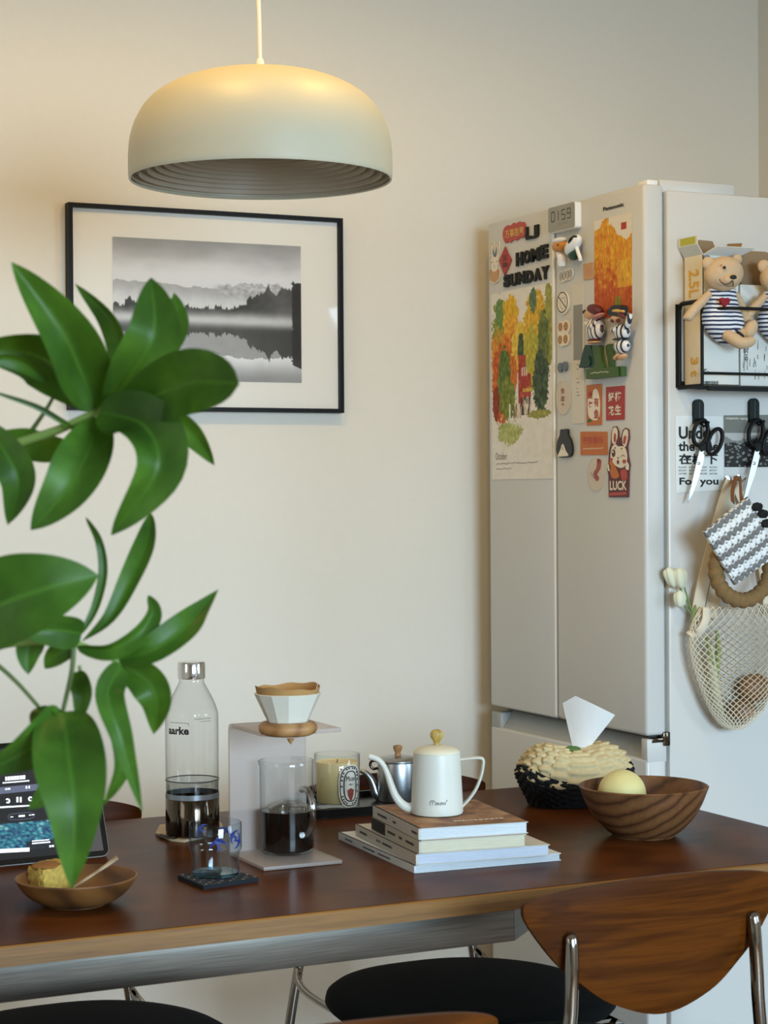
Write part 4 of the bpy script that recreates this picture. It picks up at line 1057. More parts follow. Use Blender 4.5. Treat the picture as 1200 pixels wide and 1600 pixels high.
o = flat('diamond_magnet', F_, [(790.6, 385), (795, 396), (800.5, 406), (795, 420), (789.5, 430.5), (785.5, 420), (781.5, 407), (786, 396)], 'mag_red2', 'red diamond magnet with dark characters beside the rabbit magnet', 'magnet')
chars(o, F_, 'mag_maroon', .003, .02, ('五', (786.5, 408), (794.5, 398)), ('福', (786.5, 419), (795, 409)))
# small rabbit magnet
o = flat('rabbit_magnet', F_, [(767, 440), (765.5, 428), (768, 419), (766.5, 408), (768.5, 400), (767.5, 388), (769.5, 379), (773, 379), (774.8, 386), (776.5, 378.5), (781, 377.5), (782, 386), (780.5, 398), (782.5, 406), (781, 417), (783, 428), (780.5, 438), (774, 443)], 'mag_cream', 'small brown and white rabbit magnet at the upper left of the left door', 'magnet', smoothn=72)
b = MB(); 
for pp_ in ([(769, 398), (768.7, 388), (770, 381), (772.5, 381), (773.5, 388), (774, 396)], [(776.5, 396), (777, 386), (778, 380), (780.5, 380), (780.8, 387), (779.6, 398)], [(767.5, 440), (766.5, 428), (769, 419.5), (767.8, 408), (769.5, 400)], [(781.5, 400), (781.5, 408), (780, 417.5), (782, 428), (779.5, 437)]): line2(b, F_, sm2(F_.pts(pp_), 20, False), .0011, .003)
for x, y in ((770.5, 410), (778.5, 408.5)): line2(b, F_, F_.pts([(x-1.6, y+.8), (x, y-.8), (x+1.6, y+.6)]), .0012, .003)
line2(b, F_, F_.pts([(774.5, 414), (774.5, 419)]), .001, .003)
sub('drawing', b, 'mag_brown', o)
sub('waistcoat', MB().prism(F_, sm2(F_.pts([(767.5, 421), (774, 425), (781.5, 420), (782, 430), (779, 438), (774, 441.5), (768.5, 438), (766.8, 430)]), 32), .0026, .0030), 'mag_tan', o)
sub('inner_ear', MB().prism(F_, sm2(F_.pts([(772, 388), (774.5, 397), (777.8, 386), (777.6, 398), (775, 402), (772, 398)]), 24), .0026, .0029), 'blue_grey', o)
# digital clock
a0, b0 = F_.px(866.5, 366); a1, b1 = F_.px(908.5, 314.5)
ck_ = thing('digital_clock', 'white digital clock with a grey display showing 01 59 on the refrigerator top', 'clock', F_.w((a0+a1)/2, b0, 0))
obj('case', MB().prism(F_, rrect(a0, a1, b0, b1, .006, 5), .0004, .0145), 'white_gloss', ck_)
M('lcd_grey', '#96958b', .4); M('lcd_ink', '#33332f', .5)
dsp = obj('display', MB().prism(F_, rrect(a0+.001, a1-.001, b0+.001, b1-.001, .0055, 5), .0145, .0150), 'lcd_grey', ck_)
dg = MB()
SEG7 = {'0': 'abcdef', '1': 'bc', '5': 'afgcd', '9': 'abcdfg'}
def digit(mb, ch, x0_, w_, y0_, h_, hh):
    P = {'a': [(0, 1), (1, 1)], 'b': [(1, 1), (1, .5)], 'c': [(1, .5), (1, 0)], 'd': [(0, 0), (1, 0)], 'e': [(0, 0), (0, .5)], 'f': [(0, .5), (0, 1)], 'g': [(0, .5), (1, .5)]}
    for q in SEG7[ch]: line2(mb, F_, [(x0_+w_*x, y0_+h_*y) for x, y in P[q]], .0019, hh)
wA, hA = a1-a0, b1-b0
for i, ch in enumerate('0159'): digit(dg, ch, a0+wA*(.13, .27, .52, .72)[i], wA*.12, b0+hA*.42, hA*.36, .0153)
sub('digits', dg, 'lcd_ink', dsp)
sd_ = MB()
for x in (.40, .45, .58, .64, .70): line2(sd_, F_, [(a0+wA*x, b0+hA*.27), (a0+wA*(x+.035), b0+hA*.27)], .004, .0153)
sub('small_readout', sd_, 'mag_grey', dsp)

# autumn calendar sheet on the far door
def blob(u, v, cu, cv, ru, rv, sd=0, rag=.35): 
    d = ((u-cu)/ru)**2+((v-cv)/rv)**2; return d+rag*2.2*fbm(u*9+sd, v*22+sd, sd)+1.1*rag*mnoise.noise((u*46, v*60, sd)) < 1
def autumn(u, v):
    n = fbm(u*12, v*26, 1); st = fbm(u*26, v*16, 4)
    W_ = (.90, .875, .83); c = W_
    if blob(u, v, .16, .30, .17, .26, 1): c = mixc((.52, .58, .20), (.85, .55, .18), sst(.16, .3, v+.1*n))
    if blob(u, v, .16, .50, .15, .22, 2): c = mixc((.82, .48, .18), (.72, .30, .14), .5+st)
    if blob(u, v, .33, .13, .13, .11, 3): c = (.86, .68, .16)
    if blob(u, v, .34, .30, .16, .17, 4): c = mixc((.90, .66, .20), (.80, .42, .14), sst(.15, .35, v+.2*n))
    if blob(u, v, .48, .30, .14, .13, 14): c = (.88, .74, .28)
    if blob(u, v, .34, .45, .10, .10, 5): c = (.80, .44, .16)
    if blob(u, v, .74, .20, .19, .17, 6): c = mixc((.88, .68, .18), (.80, .66, .24), .5+st)
    if blob(u, v, .66, .38, .15, .17, 7): c = mixc((.80, .70, .26), (.62, .64, .22), .5+n)
    if blob(u, v, .95, .20, .07, .24, 8): c = (.60, .60, .28)
    if blob(u, v, .70, .075, .06, .06, 15): c = (.36, .46, .32)
    if blob(u, v, .86, .32, .09, .2, 9): c = mixc((.30, .38, .22), (.50, .52, .22), .5+st)
    if blob(u, v, .82, .50, .13, .16, 10): c = mixc((.20, .26, .20), (.30, .38, .24), .5+n)
    if blob(u, v, .14, .11, .06, .08, 11): c = (.42, .54, .30)
    if blob(u, v, .22, .47, .11, .17, 12): c = mixc((.26, .38, .16), (.44, .50, .18), .5+st)
    if blob(u, v, .08, .60, .06, .09, 16): c = (.55, .22, .12)
    if abs(u-.50) < .05*(1-(.30-v)*6 if v < .30 else 1) and .235 < v < .36: c = (.26, .34, .22)
    if .45 < u < .66 and .35 < v < .62 and not (u > .58 and v < .45): c = (.66, .24, .18) if st < .2 else (.78, .42, .34)
    if .53 < u < .66 and .525 < v < .545: c = (.82, .66, .28)
    if .50 < u < .60 and .415 < v < .46 and int(u*60) % 2: c = (.88, .84, .78)
    if .50 < u < .66 and .57 < v < .665: c = (.30, .22, .20) if mnoise.noise((u*40, v*12, 3)) > -.05 else (.86, .80, .72)
    if .36 < u < .50 and .60 < v < .68: c = (.45, .32, .24) if mnoise.noise((u*44, v*10, 5)) > .1 else (.86, .80, .70)
    if blob(u, v, .27, .57, .13, .11, 13): c = mixc((.36, .44, .16), (.58, .58, .22), .5+st)
    if abs(u-.31) < .012 and .60 < v < .70: c = (.90, .88, .80)
    if blob(u, v, .30, .755, .20, .062, 17, .5): c = mixc((.62, .66, .36), (.74, .74, .48), .5+st*1.5)
    if blob(u, v, .80, .665, .17, .022, 18, .5): c = (.60, .58, .28)
    dab = .13*mnoise.noise((u*34, v*40, 9))+.10*mnoise.noise((u*70, v*26, 4)) if c is not W_ else 0
    return srgb(tuple(max(.02, min(.95, x+.05*n+dab)) for x in c))
a0, b0 = F_.px(769.5, 747); a1, b1 = F_.px(863, 441); b0 = F_.px(815, 749)[1]
cal = obj('calendar_sheet', MB().prism(F_, [(a0, b0), (a1, b0), (a1, b1), (a0, b1)], .0003, .0009), 'fridge_paper')
tag(cal, 'tall autumn street calendar sheet on the left refrigerator door', 'calendar')
sub('painting', print_grid(F_, a0+.0006, b0+.0006, a1-.0006, b1-.0006, .00115, 120, 330, autumn), 'paper_print', cal)
b = MB(); text_px(b, 'October', F_, (775.5, 718.5), (793, 707), .0014, 0, -.005)
random.seed(2)
for y, x1_ in ((725, 840), (733, 800)):
    x = 776.5
    while x < x1_:
        w_ = random.uniform(1, 3.5); line2(b, F_, F_.pts([(x, y-(x-776)*.05+random.uniform(-1, 1)), (x+w_, y-(x+w_-776)*.05+random.uniform(-1, 1))]), .0014, .0014); x += w_+.7
sub('handwriting', b, 'ink_grey', cal)
# second autumn sheet on the near door
def flame(u, v):
    n = fbm(u*9, v*14, 7); st = fbm(u*30, v*7, 3)
    top = .16+.09*math.sin(u*7+2)+.10*n-(.10 if u < .4 else 0)
    if v < top: return srgb((.90, .87, .81)) if not (.72 < u < .86 and .08 < v < .15) else srgb((.70, .26, .16))
    c = mixc((.88, .66, .16), (.84, .52, .14), .5+1.6*n)
    c = mixc(c, (.74, .34, .13), sst(.40, .78, v+.5*n-.12*(u-.5)))
    if u > .6 and .45 < v < .72: c = mixc(c, (.88, .70, .22), .7)
    if .55 < u < .72 and .80 < v < .93 and n > -.15: c = (.50, .50, .18)
    return srgb(tuple(max(.02, min(.95, x+.20*st+.12*mnoise.noise((u*60, v*24, 2)))) for x in c))
a0, b0 = F_.px(929.5, 500); a1, b1 = F_.px(988.5, 331)
fo_ = obj('autumn_sheet', MB().prism(F_, [(a0, b0), (a1, b0), (a1, b1), (a0, b1)], .0003, .0009), 'fridge_paper')
tag(fo_, 'narrow sheet with fiery orange autumn foliage on the right refrigerator door', 'poster')
sub('painting', print_grid(F_, a0+.0005, b0+.0005, a1-.0015, b1-.0005, .00115, 70, 170, flame), 'paper_print', fo_)
# small cards and flat magnets
o = flat('square_card', F_, [(912, 413), (927, 409.5), (928.5, 434), (927, 436), (912.5, 437.5)], 'mag_tan', 'small tan square card left of the orange foliage sheet', 'card', .001)
b = MB(); q_ = F_.px(920, 424); ring2(b, F_, *q_, .010, .008, .001, .0018); ring2(b, F_, *q_, .005, .004, .001, .0018); sub('drawing', b, 'mag_pink', o)
o = flat('bookmark_card', F_, [(894, 445), (913, 441.5), (914, 659), (912.5, 661), (895, 662.5)], 'fridge_paper', 'long white paper strip with a grey block in the middle of the near door', 'paper strip', .0008)
sub('grey_block', MB().prism(F_, F_.pts([(897, 477.5), (911, 475), (911, 562), (897, 563)]), .0012, .0016), 'mag_grey', o)
b = MB()
random.seed(9)
for y in (570, 577, 592, 598, 607, 613, 618): line2(b, F_, F_.pts([(902, y), (random.uniform(904, 907), y-.4)]), .0012, .0014)
sub('fine_print', b, 'ink_grey', o)
def oval(name, cx, cy, rx, ry, m, label, cat='magnet', h=.0025, rotd=0, n=28):
    r_ = math.radians(rotd); P = [(cx+rx*math.cos(t)*math.cos(r_)-ry*math.sin(t)*math.sin(r_), cy+rx*math.cos(t)*math.sin(r_)+ry*math.sin(t)*math.cos(r_)) for t in [2*PI*i/n for i in range(n)]]
    return flat(name, F_, P, m, label, cat, h)
o = flat('oval_magnet', F_, [(874, 432), (877, 424), (884, 421), (891, 419), (896, 420), (897, 428), (894, 436), (887, 438), (880, 441), (875, 439)], 'mag_cream', 'pale magnet with blue scribbled ovals under the small figurines', 'magnet', smoothn=40)
b = MB()
for x, y in ((878.5, 432.5), (883.5, 431), (888.5, 429.5), (893, 428)): c_ = F_.px(x, y); ring2(b, F_, *c_, .006, .0085, .0012, .0031, 16); ring2(b, F_, *c_, .003, .0045, .001, .0031, 12)
sub('drawing', b, 'blue_grey', o)
o = oval('round_sign_magnet', 881.3, 473, 9.3, 18.5, 'mag_cream', 'round white magnet with a black prohibition sign')
b = MB(); c_ = F_.px(880.5, 472.5); rx_ = abs(F_.px(889, 472)[0]-c_[0]); ry_ = abs(F_.px(880, 456)[1]-c_[1]); ring2(b, F_, *c_, rx_, ry_, .0022, .0031, 32)
line2(b, F_, F_.pts([(874.8, 464), (887, 482)]), .0024, .0031); line2(b, F_, F_.pts([(879, 467), (884, 464.5), (885.5, 472)]), .001, .0031); line2(b, F_, F_.pts([(877, 472), (878, 480), (882, 484)]), .001, .0031); sub('sign', b, 'mag_black', o)
o = flat('four_face_magnet', F_, [(873, 510), (876, 502), (881, 503), (886, 500), (891, 504), (891.5, 516), (889.5, 521), (891.5, 528), (889, 538), (884, 540), (878, 541), (873.5, 536), (874, 526), (873, 518)], 'mag_cream', 'pale magnet with four round tan faces', 'magnet', smoothn=56)
for i, (x, y) in enumerate(((877.5, 511), (886, 510), (877, 531), (885.5, 530))):
    c_ = F_.px(x, y); fd = sub('face', MB().prism(F_, ellpts(c_[0], c_[1], .0082, .0088, 18), .0026, .0031), 'mag_tan', o)
    b = MB(); ring2(b, F_, *c_, .0062, .0066, .0009, .0034, 16); line2(b, F_, [(c_[0]-.003, c_[1]+.001), (c_[0]+.003, c_[1]+.001)], .001, .0034); sub('face_lines', b, 'mag_brown', fd)
for x, y, w_ in ((877.3, 574.5, 'left'), (884.8, 572.5, 'right')): oval('bean_magnet', x, y, 3.3, 7.6, 'blue_grey', 'tiny dark grey oval magnet, %s one of the pair' % w_, h=.004)
for x, y, rx, ry, lb in ((880.8, 622, 11, 26, 'clear pill-shaped magnet with red characters beside the paper strip'), (932, 742, 11.3, 26, 'clear pill-shaped magnet with a red figure left of the large rabbit magnet')):
    c_ = F_.px(x, y); w_ = abs(F_.px(x+rx, y)[0]-c_[0]); h_ = abs(F_.px(x, y-ry)[1]-c_[1])
    P = [(c_[0]+w_*math.cos(t), c_[1]+math.copysign(max(0, h_-w_), math.sin(t))+w_*math.sin(t)) for t in [2*PI*(i+.5)/32 for i in range(32)]]
    o = obj('pill_magnet', MB().prism(F_, P, .0004, .001), 'mag_cream'); tag(o, lb, 'magnet')
    if y < 700:
        b = MB(); text_px(b, '兔', F_, (877, 616), (883, 606), .0013, 0, .03); text_px(b, '年', F_, (877, 629), (883.5, 618), .0013, 0, .03); line2(b, F_, F_.pts([(878.5, 631), (882, 633)]), .003, .0013)
        sub('red_print', b, 'mag_red2', o)
    else:
        sub('red_print', MB().prism(F_, sm2(F_.pts([(934, 717), (940, 720), (939, 732), (934, 741), (937, 747), (933, 752), (928, 740), (933, 730)]), 32), .0010, .0013), 'mag_red', o)
        b = MB(); line2(b, F_, F_.pts([(924, 738), (930, 748), (936, 744)]), .001, .0015); sub('drawing', b, 'mag_maroon', o)
    sub('resin', MB().prism(F_, P, .0013, .0048), 'clear_resin', o, 60)
o = flat('penguin_magnet', F_, [(872.5, 702), (874, 690), (878, 680), (878.5, 673), (881, 670.5), (884, 672.5), (887, 670), (890, 672), (890.5, 679), (895, 689), (897, 702), (895.5, 711), (891, 714.5), (879, 715), (874.5, 711)], 'mag_black', 'black pear-shaped magnet with a white triangle at the lower left', 'magnet', .005, smoothn=60)
sub('belly', MB().prism(F_, sm2(F_.pts([(883, 693.5), (887.5, 704), (891.5, 711.5), (883, 713), (875.8, 712.5), (879.5, 703)]), 24), .0054, .0060), 'mag_cream', o)
sub('mark', line2(MB(), F_, F_.pts([(883, 697), (883, 703)]), .0015, .0064), 'mag_black', o)
o = flat('fortune_card', F_, [(917.3, 602), (941, 599.7), (941, 663.8), (917.5, 665)], 'mag_orange', 'upright orange card with white and red characters and a fish', 'card', .0012)
sub('white_shape', MB().prism(F_, sm2(F_.pts([(928, 611), (931.5, 607.5), (936, 613), (938.5, 632), (937, 652), (930, 657), (921.5, 651), (919.5, 636), (920.5, 622), (926, 620)]), 40), .0016, .0020), 'mag_cream', o)
chars(o, F_, 'mag_red2', .0023, .025, ('连', (920.5, 623.5), (927.5, 612)), ('年', (920.5, 643), (927.5, 626)), ('有', (929.5, 635.5), (937, 621)), ('鱼', (929.5, 654), (937, 639)))
sub('fish_mark', MB().prism(F_, sm2(F_.pts([(919, 657), (923, 654), (926, 656), (924, 659), (920, 660)]), 16), .0016, .002), 'clip_green', o)
o = flat('wish_card', F_, [(947.8, 604.8), (977, 602.5), (976.5, 655.6), (948, 657)], 'mag_red2', 'upright red card with four white characters next to the orange card', 'card', .0012)
chars(o, F_, 'white_paper', .0018, .03, ('好', (951.5, 628), (960.5, 612.5)), ('柿', (962, 627.5), (972, 611)), ('花', (951.5, 649.5), (960.5, 634)), ('生', (962, 648.5), (971.5, 632)))
o = flat('blessing_card', F_, rrect(908, 949.5, 674.5, 711, 1.5, 3), 'mag_orange', 'wide orange card with red characters above a white line of script', 'card', .0014)
sub('lettering', text_px(MB(), '平安喜乐', F_, (911.5, 694.5), (944, 681), .002, 0, .02), 'mag_red', o)
sub('small_lettering', text_px(MB(), 'everything good', F_, (912.5, 703), (943.5, 698.5), .002, 0, .01), 'mag_cream', o)
# large rabbit magnet
rb = flat('rabbit_magnet', F_, [(953, 777), (952.4, 742), (950.5, 733), (952.5, 722), (953, 706), (956, 694), (957, 676), (960, 666.5), (965, 666), (968, 674), (968.5, 684), (972, 684), (975, 672), (979, 668.5), (984, 671), (985, 684), (982, 698), (983.5, 714), (986, 726), (984.5, 738), (983.5, 777)], 'mag_maroon', 'large winking rabbit magnet above the word LUCK', 'magnet', .0024)
cr_ = 'mag_cream'
sub('ear', MB().prism(F_, sm2(F_.pts([(958.8, 692), (958.5, 676), (961, 668.5), (965, 668.5), (967, 677), (965.5, 692)]), 28), .0028, .0032), cr_, rb)
sub('ear', MB().prism(F_, sm2(F_.pts([(974.5, 692), (975.5, 677), (979, 671), (983, 673), (983.3, 684), (979.5, 698)]), 28), .0028, .0032), cr_, rb)
sub('face', MB().prism(F_, sm2(F_.pts([(956, 714), (958, 700), (963, 694), (968, 697), (974, 697), (979, 700), (982, 713), (980, 726), (974, 731), (966, 729), (958, 722)]), 44), .0028, .0033), cr_, rb)
b = MB()
for pp_ in ([(961.5, 690), (961.5, 680), (963, 676.5), (965, 681), (964.2, 690)], [(976, 692), (977, 683), (979.5, 680.5), (981, 684), (978.5, 694)]): b.prism(F_, sm2(F_.pts(pp_), 18), .0032, .0035)
for cx, cy, r_ in ((957.5, 718, 2.6), (977.8, 721, 3)): b.prism(F_, F_.pts(ellpts(cx, cy, r_, r_*1.1, 14)), .0033, .0036)
sub('pink_patches', b, 'mag_red', rb)
b = MB(); b.prism(F_, F_.pts(ellpts(961, 708, 2.9, 6.2, 16)), .0033, .0036); line2(b, F_, sm2(F_.pts([(972.5, 714), (975.5, 711), (979, 713.5)]), 12, False), .0012, .0036); b.prism(F_, F_.pts([(966.5, 714.5), (970, 714.5), (968.2, 717)]), .0033, .0036); b.prism(F_, F_.pts(ellpts(968, 722, 1.8, 3.4, 12)), .0033, .0036)
for x, y in ((963.5, 700), (973.5, 701)): b.prism(F_, F_.pts(ellpts(x, y, 1, 1.4, 8)), .0033, .0036)
sub('features', b, 'mag_maroon', rb)
sub('eye_glint', MB().prism(F_, F_.pts(ellpts(960.3, 706, 1.1, 1.8, 10)), .0036, .0038), 'white_paper', rb)
sub('fringe', MB().prism(F_, sm2(F_.pts([(965, 691), (968, 684), (973, 685), (975, 692), (972, 697), (967, 696.5)]), 20), .0033, .0036), 'mag_maroon', rb)
sub('tiger', MB().prism(F_, sm2(F_.pts([(954, 724), (958, 720.5), (962, 726), (967, 735), (970, 745), (962, 748), (957, 742)]), 28), .0033, .0037), 'mag_orange', rb)
sub('paw', MB().prism(F_, sm2(F_.pts([(951.8, 728), (955, 725.5), (956.5, 733), (953, 736)]), 16), .0033, .0037), cr_, rb); sub('paw', MB().prism(F_, sm2(F_.pts([(981.5, 722), (985, 726), (984.5, 734), (980, 732)]), 16), .0033, .0037), cr_, rb)
sub('robe', MB().prism(F_, sm2(F_.pts([(972, 736), (980, 734), (982, 748), (974, 750)]), 16), .0028, .0032), 'mag_red', rb)
sub('lettering', text_px(MB(), 'LUCK', F_, (955, 766), (981.5, 751), .0032, 0, .03), cr_, rb)
sub('red_strip', MB().prism(F_, F_.pts([(954.5, 770), (981, 768.5), (981, 773), (954.5, 774.5)]), .0028, .003), 'mag_red', rb)

# figurine magnets
def root_px(name, label, cat, cx, cy, group=None, pl=F_): return thing(name, label, cat, pl.w(*pl.px(cx, cy), 0), group)
f1 = root_px('figurine_magnet', 'small figurine magnet with an orange head and a white cap', 'figurine', 876, 414, 'figurine magnets')
obj('body', tubep(MB(), F_, [(874, 391, .012), (877, 402, .012), (877.5, 415, .01)], [6, 7.5, 6.5], .012, 14), 'white_gloss', f1, 60)
obj('head', ellp(MB(), F_, 875, 384.5, 10, 10, .016, .012), 'orange_head', f1, 180)
obj('cap', ellp(MB(), F_, 874.5, 376, 9.5, 5.5, .017, .0115), 'white_gloss', f1, 180)
obj('nose', ellp(MB(), F_, 871.5, 382.5, 1.4, 1.4, .028, .0014), 'mag_brown', f1, 180)
obj('arm', ellp(MB(), F_, 871, 403, 2.4, 4.5, .018, .004), 'mag_grey', f1, 180)
f2 = root_px('figurine_magnet', 'small white puppy figurine magnet with black patches and a green body', 'figurine', 902, 408, 'figurine magnets')
obj('head', ellp(MB(), F_, 895.5, 383, 12, 11, .016, .013, 30), 'white_gloss', f2, 180)
obj('body', ellp(MB(), F_, 897, 398.5, 8, 8.5, .014, .009), 'clip_dark', f2, 180)
for x, y in ((906, 401), (903, 392)): obj('leg', tubep(MB(), F_, [(x-2, y-5, .016), (x, y+1, .016), (x+1, y+6, .014)], 3.2, .016, 10), 'white_gloss', f2, 60)
obj('ear', ellp(MB(), F_, 891.5, 375.5, 4, 3, .027, .004, 40), 'mag_black', f2, 180); obj('ear', ellp(MB(), F_, 898, 369.5, 3.4, 2, .022, .004, -10), 'mag_black', f2, 180)
obj('tail', ellp(MB(), F_, 890, 398, 2.6, 5, .012, .004, 15), 'mag_black', f2, 180)
f3 = root_px('figurine_magnet', 'baseball player figurine magnet in red-striped clothes and a maroon cap', 'figurine', 929, 537, 'figurine magnets')
obj('body', ellp(MB(), F_, 929, 514, 12.5, 19, .016, .014, -8), 'stripe_red', f3, 180)
obj('hem', ellp(MB(), F_, 928.5, 531, 9, 2.2, .016, .010), 'mag_maroon', f3, 180)
obj('feet', ellp(MB(), F_, 928, 535, 8.5, 2.6, .017, .011), 'skin_tan', f3, 180)
obj('head', ellp(MB(), F_, 926, 490, 11, 9.5, .018, .013), 'skin_tan', f3, 180)
obj('cap', ellp(MB(), F_, 930, 484, 10, 8.5, .020, .013, -15), 'mag_maroon', f3, 180)
obj('cap_brim', ellp(MB(), F_, 935.5, 493.5, 9, 3.2, .022, .009, 8), 'mag_pink', f3, 180)
obj('nose', ellp(MB(), F_, 914, 487.5, 3, 3.6, .026, .004), 'mag_black', f3, 180)
obj('hand', ellp(MB(), F_, 915.5, 506, 3.6, 3.6, .024, .004), 'white_gloss', f3, 180)
obj('arm', tubep(MB(), F_, [(932, 502, .024), (924, 510, .028), (916, 506.5, .026)], [4, 4.2, 3.2], .026, 10), 'stripe_red', f3, 60)
f4 = root_px('figurine_magnet', 'baseball catcher figurine magnet in blue-striped clothes raising a black mitt', 'figurine', 972, 562, 'figurine magnets')
obj('body', ellp(MB(), F_, 972, 519, 10, 14, .016, .012), 'stripe_navy', f4, 180)
obj('shorts', ellp(MB(), F_, 971.5, 541, 10.5, 12, .016, .012), 'stripe_navy', f4, 180)
obj('belt', ellp(MB(), F_, 970, 529.5, 11, 1.8, .017, .012), 'mag_black', f4, 180)
obj('raised_arm', tubep(MB(), F_, [(977, 514, .018), (982, 503, .02), (984.5, 490, .02)], [5, 5, 4.4], .02, 12), 'stripe_navy', f4, 60)
obj('mitt', MB().prism(F_, sm2(F_.pts([(975.5, 492), (976, 480), (983, 477.5), (990.5, 479), (991, 492), (986, 495)]), 28), .014, .030), 'mag_black', f4)
obj('head', ellp(MB(), F_, 967, 497.5, 10, 9.5, .018, .012), 'skin_tan', f4, 180)
obj('ear', ellp(MB(), F_, 956.5, 487, 7, 8, .015, .006), 'mag_black', f4, 180)
obj('cap_brim', tubep(MB(), F_, [(955, 486, .026), (964, 485.5, .03), (975, 486.5, .026)], [1.8, 2.6, 2], .028, 10), 'gold', f4, 60)
obj('hair', ellp(MB(), F_, 971, 492, 6, 4, .027, .005, -30), 'mag_maroon', f4, 180)
for x, y in ((957.5, 501), (966, 501)): obj('nose' if x > 960 else 'cheek', ellp(MB(), F_, x, y, 3.2, 3.2, .027, .004), 'mag_maroon', f4, 180)
obj('arm', tubep(MB(), F_, [(965, 511, .024), (959, 516, .027), (957, 515, .026)], 3.4, .026, 10), 'stripe_navy', f4, 60)
for x, y in ((965.5, 558), (973, 558)): obj('foot', ellp(MB(), F_, x, y, 5.2, 3.6, .018, .009, 20), 'skin_tan', f4, 180)

# clips
cg = root_px('bulldog_clip', 'olive green plastic clip with white script near the door edge', 'clip', 953, 592)
cbr = obj('jaw', MB().prism(F_, F_.pts([(926, 577), (975, 572.8), (976, 588), (926.5, 592.7)]), .0004, .016), 'clip_green', cg)
obj('jaw_back', MB().prism(F_, F_.pts([(976.5, 572.5), (979, 572.5), (979.5, 587.5), (977, 588)]), .0004, .012), 'clip_green', cg)
obj('handle', MB().prism(F_, sm2(F_.pts([(934, 545), (935, 540.5), (944, 540), (946, 545), (948.5, 562), (951, 575), (936.5, 577), (937.8, 565)]), 40), .006, .013), 'clip_green', cg)
obj('handle', MB().prism(F_, sm2(F_.pts([(950, 545), (952, 539), (959, 537.5), (961.5, 545), (962, 573), (955, 574), (953, 560)]), 36), .001, .006), 'clip_green', cg)
b = MB(); random.seed(11); x = 934.5
while x < 960:
    w_ = random.uniform(1, 2.6); line2(b, F_, F_.pts([(x, 583.5-(x-934)*.09+random.uniform(-1, 1)), (x+w_, 583-(x-934)*.09+random.uniform(-1, 1))]), .0014, .0165); x += w_+.5
sub('script', b, 'mag_cream', cbr)
cd2 = root_px('wedge_clip', 'dark green wedge-shaped clip left of the olive clip', 'clip', 925, 575)
obj('body', MB().prism(F_, sm2(F_.pts([(914, 575), (914.5, 568), (919, 550), (922, 540.5), (926, 539), (930.5, 541), (935, 556), (938, 571), (936, 574)]), 54), .0004, .012), 'clip_dark', cd2)
obj('front_ridge', MB().prism(F_, sm2(F_.pts([(918, 572), (919, 560), (926, 557.5), (930.5, 558), (931, 571)]), 24), .012, .0145), 'clip_dark', cd2)

# ================================================================ THINGS ON THE REFRIGERATOR SIDE
G_ = SIDE
M('poster_white', '#dfe1dd', .8, var=.015); M('poster_grey', '#77776d', .7); M('rack_black', '#0a0e0d', .55, spec=.25); M('hook_green', '#0e1a18', .5, spec=.25); M('plush', '#c9ad8a', .95, var=.1, vs=120, bump=.6, bs=500)
M('heart_red', '#8a1220', .8); M('kraft', '#e2d7bf', .8, var=.06); M('kraft_inside', '#8f785a', .85, var=.05); M('box_white', '#d9dad3', .6, var=.02); M('yellow_print', '#d9a83a', .6); M('lime', '#b5b53c', .6)
M('scissor_steel', '#a9abaa', .25, 1); M('leather', '#7d4a22', .5, var=.1); M('cotton', '#d8ccb4', .9, var=.05, bump=.4, bs=500); M('jute', '#86683f', .95, var=.2, vs=150, bump=.6, bs=400)
STRIPES('romper', '#e7e8ea', '#2c3350', .0076, 'Z', .55, .9, .004)
# posters
p1 = flat('text_poster', G_, [(1054.5, 649.5), (1128.5, 650.5), (1130.5, 765.5), (1056, 770)], 'poster_white', 'white poster with large black English and Chinese text behind the scissors', 'poster', .0006)
chars(p1, G_, 'ink', .0013, .03, ('Under', (1060, 686), (1117, 667)), ('the tree', (1059.5, 705), (1122, 690)), ('在树下', (1060, 725.5), (1121, 709)), ('For you', (1061, 761), (1122, 746)))
for i, x in enumerate((1060, 1076, 1092, 1108)):
    chars(p1, G_, 'ink', .0013, .01, *[(s_, (x, y), (x+12, y-2.8)) for y, s_ in ((731.5, 'FLOW'), (736.5, 'BODY'), (741.5, 'NATURE'))])
p2 = flat('photo_poster', G_, [(1130.5, 649), (1215, 648), (1216, 730), (1131.5, 731)], 'poster_white', 'grey poster with a black and white landscape photo behind the right scissors', 'poster', .0005)
sub('grey_band', MB().prism(G_, G_.pts([(1130.5, 649), (1215, 648), (1215.5, 676), (1130.8, 677)]), .0009, .0011), 'poster_grey', p2)
def bw(u, v):
    n = fbm(u*5, v*4, 2); n2 = fbm(u*14+v*8, v*16, 6)
    hz_ = .22+.10*math.sin(u*6+.5)+.2*n
    c = .72 if v < hz_-.1 else .5 if v < hz_ else .17+.10*n2
    if n2 > .18 and v > hz_: c = .62
    if v > .75 and n > .1: c = .1
    return srgb((c, c, c*.97))
a0, b0 = G_.px(1131.5, 730); a1, b1 = G_.px(1215, 677)
sub('photo', print_grid(G_, a0, b0, a1, b1, .0012, 50, 34, bw), 'paper_print', p2)
sub('small_lettering', text_px(MB(), 'vitamin tang', G_, (1133, 656.5), (1168, 652), .0014, 0, .01), 'mag_cream', p2)
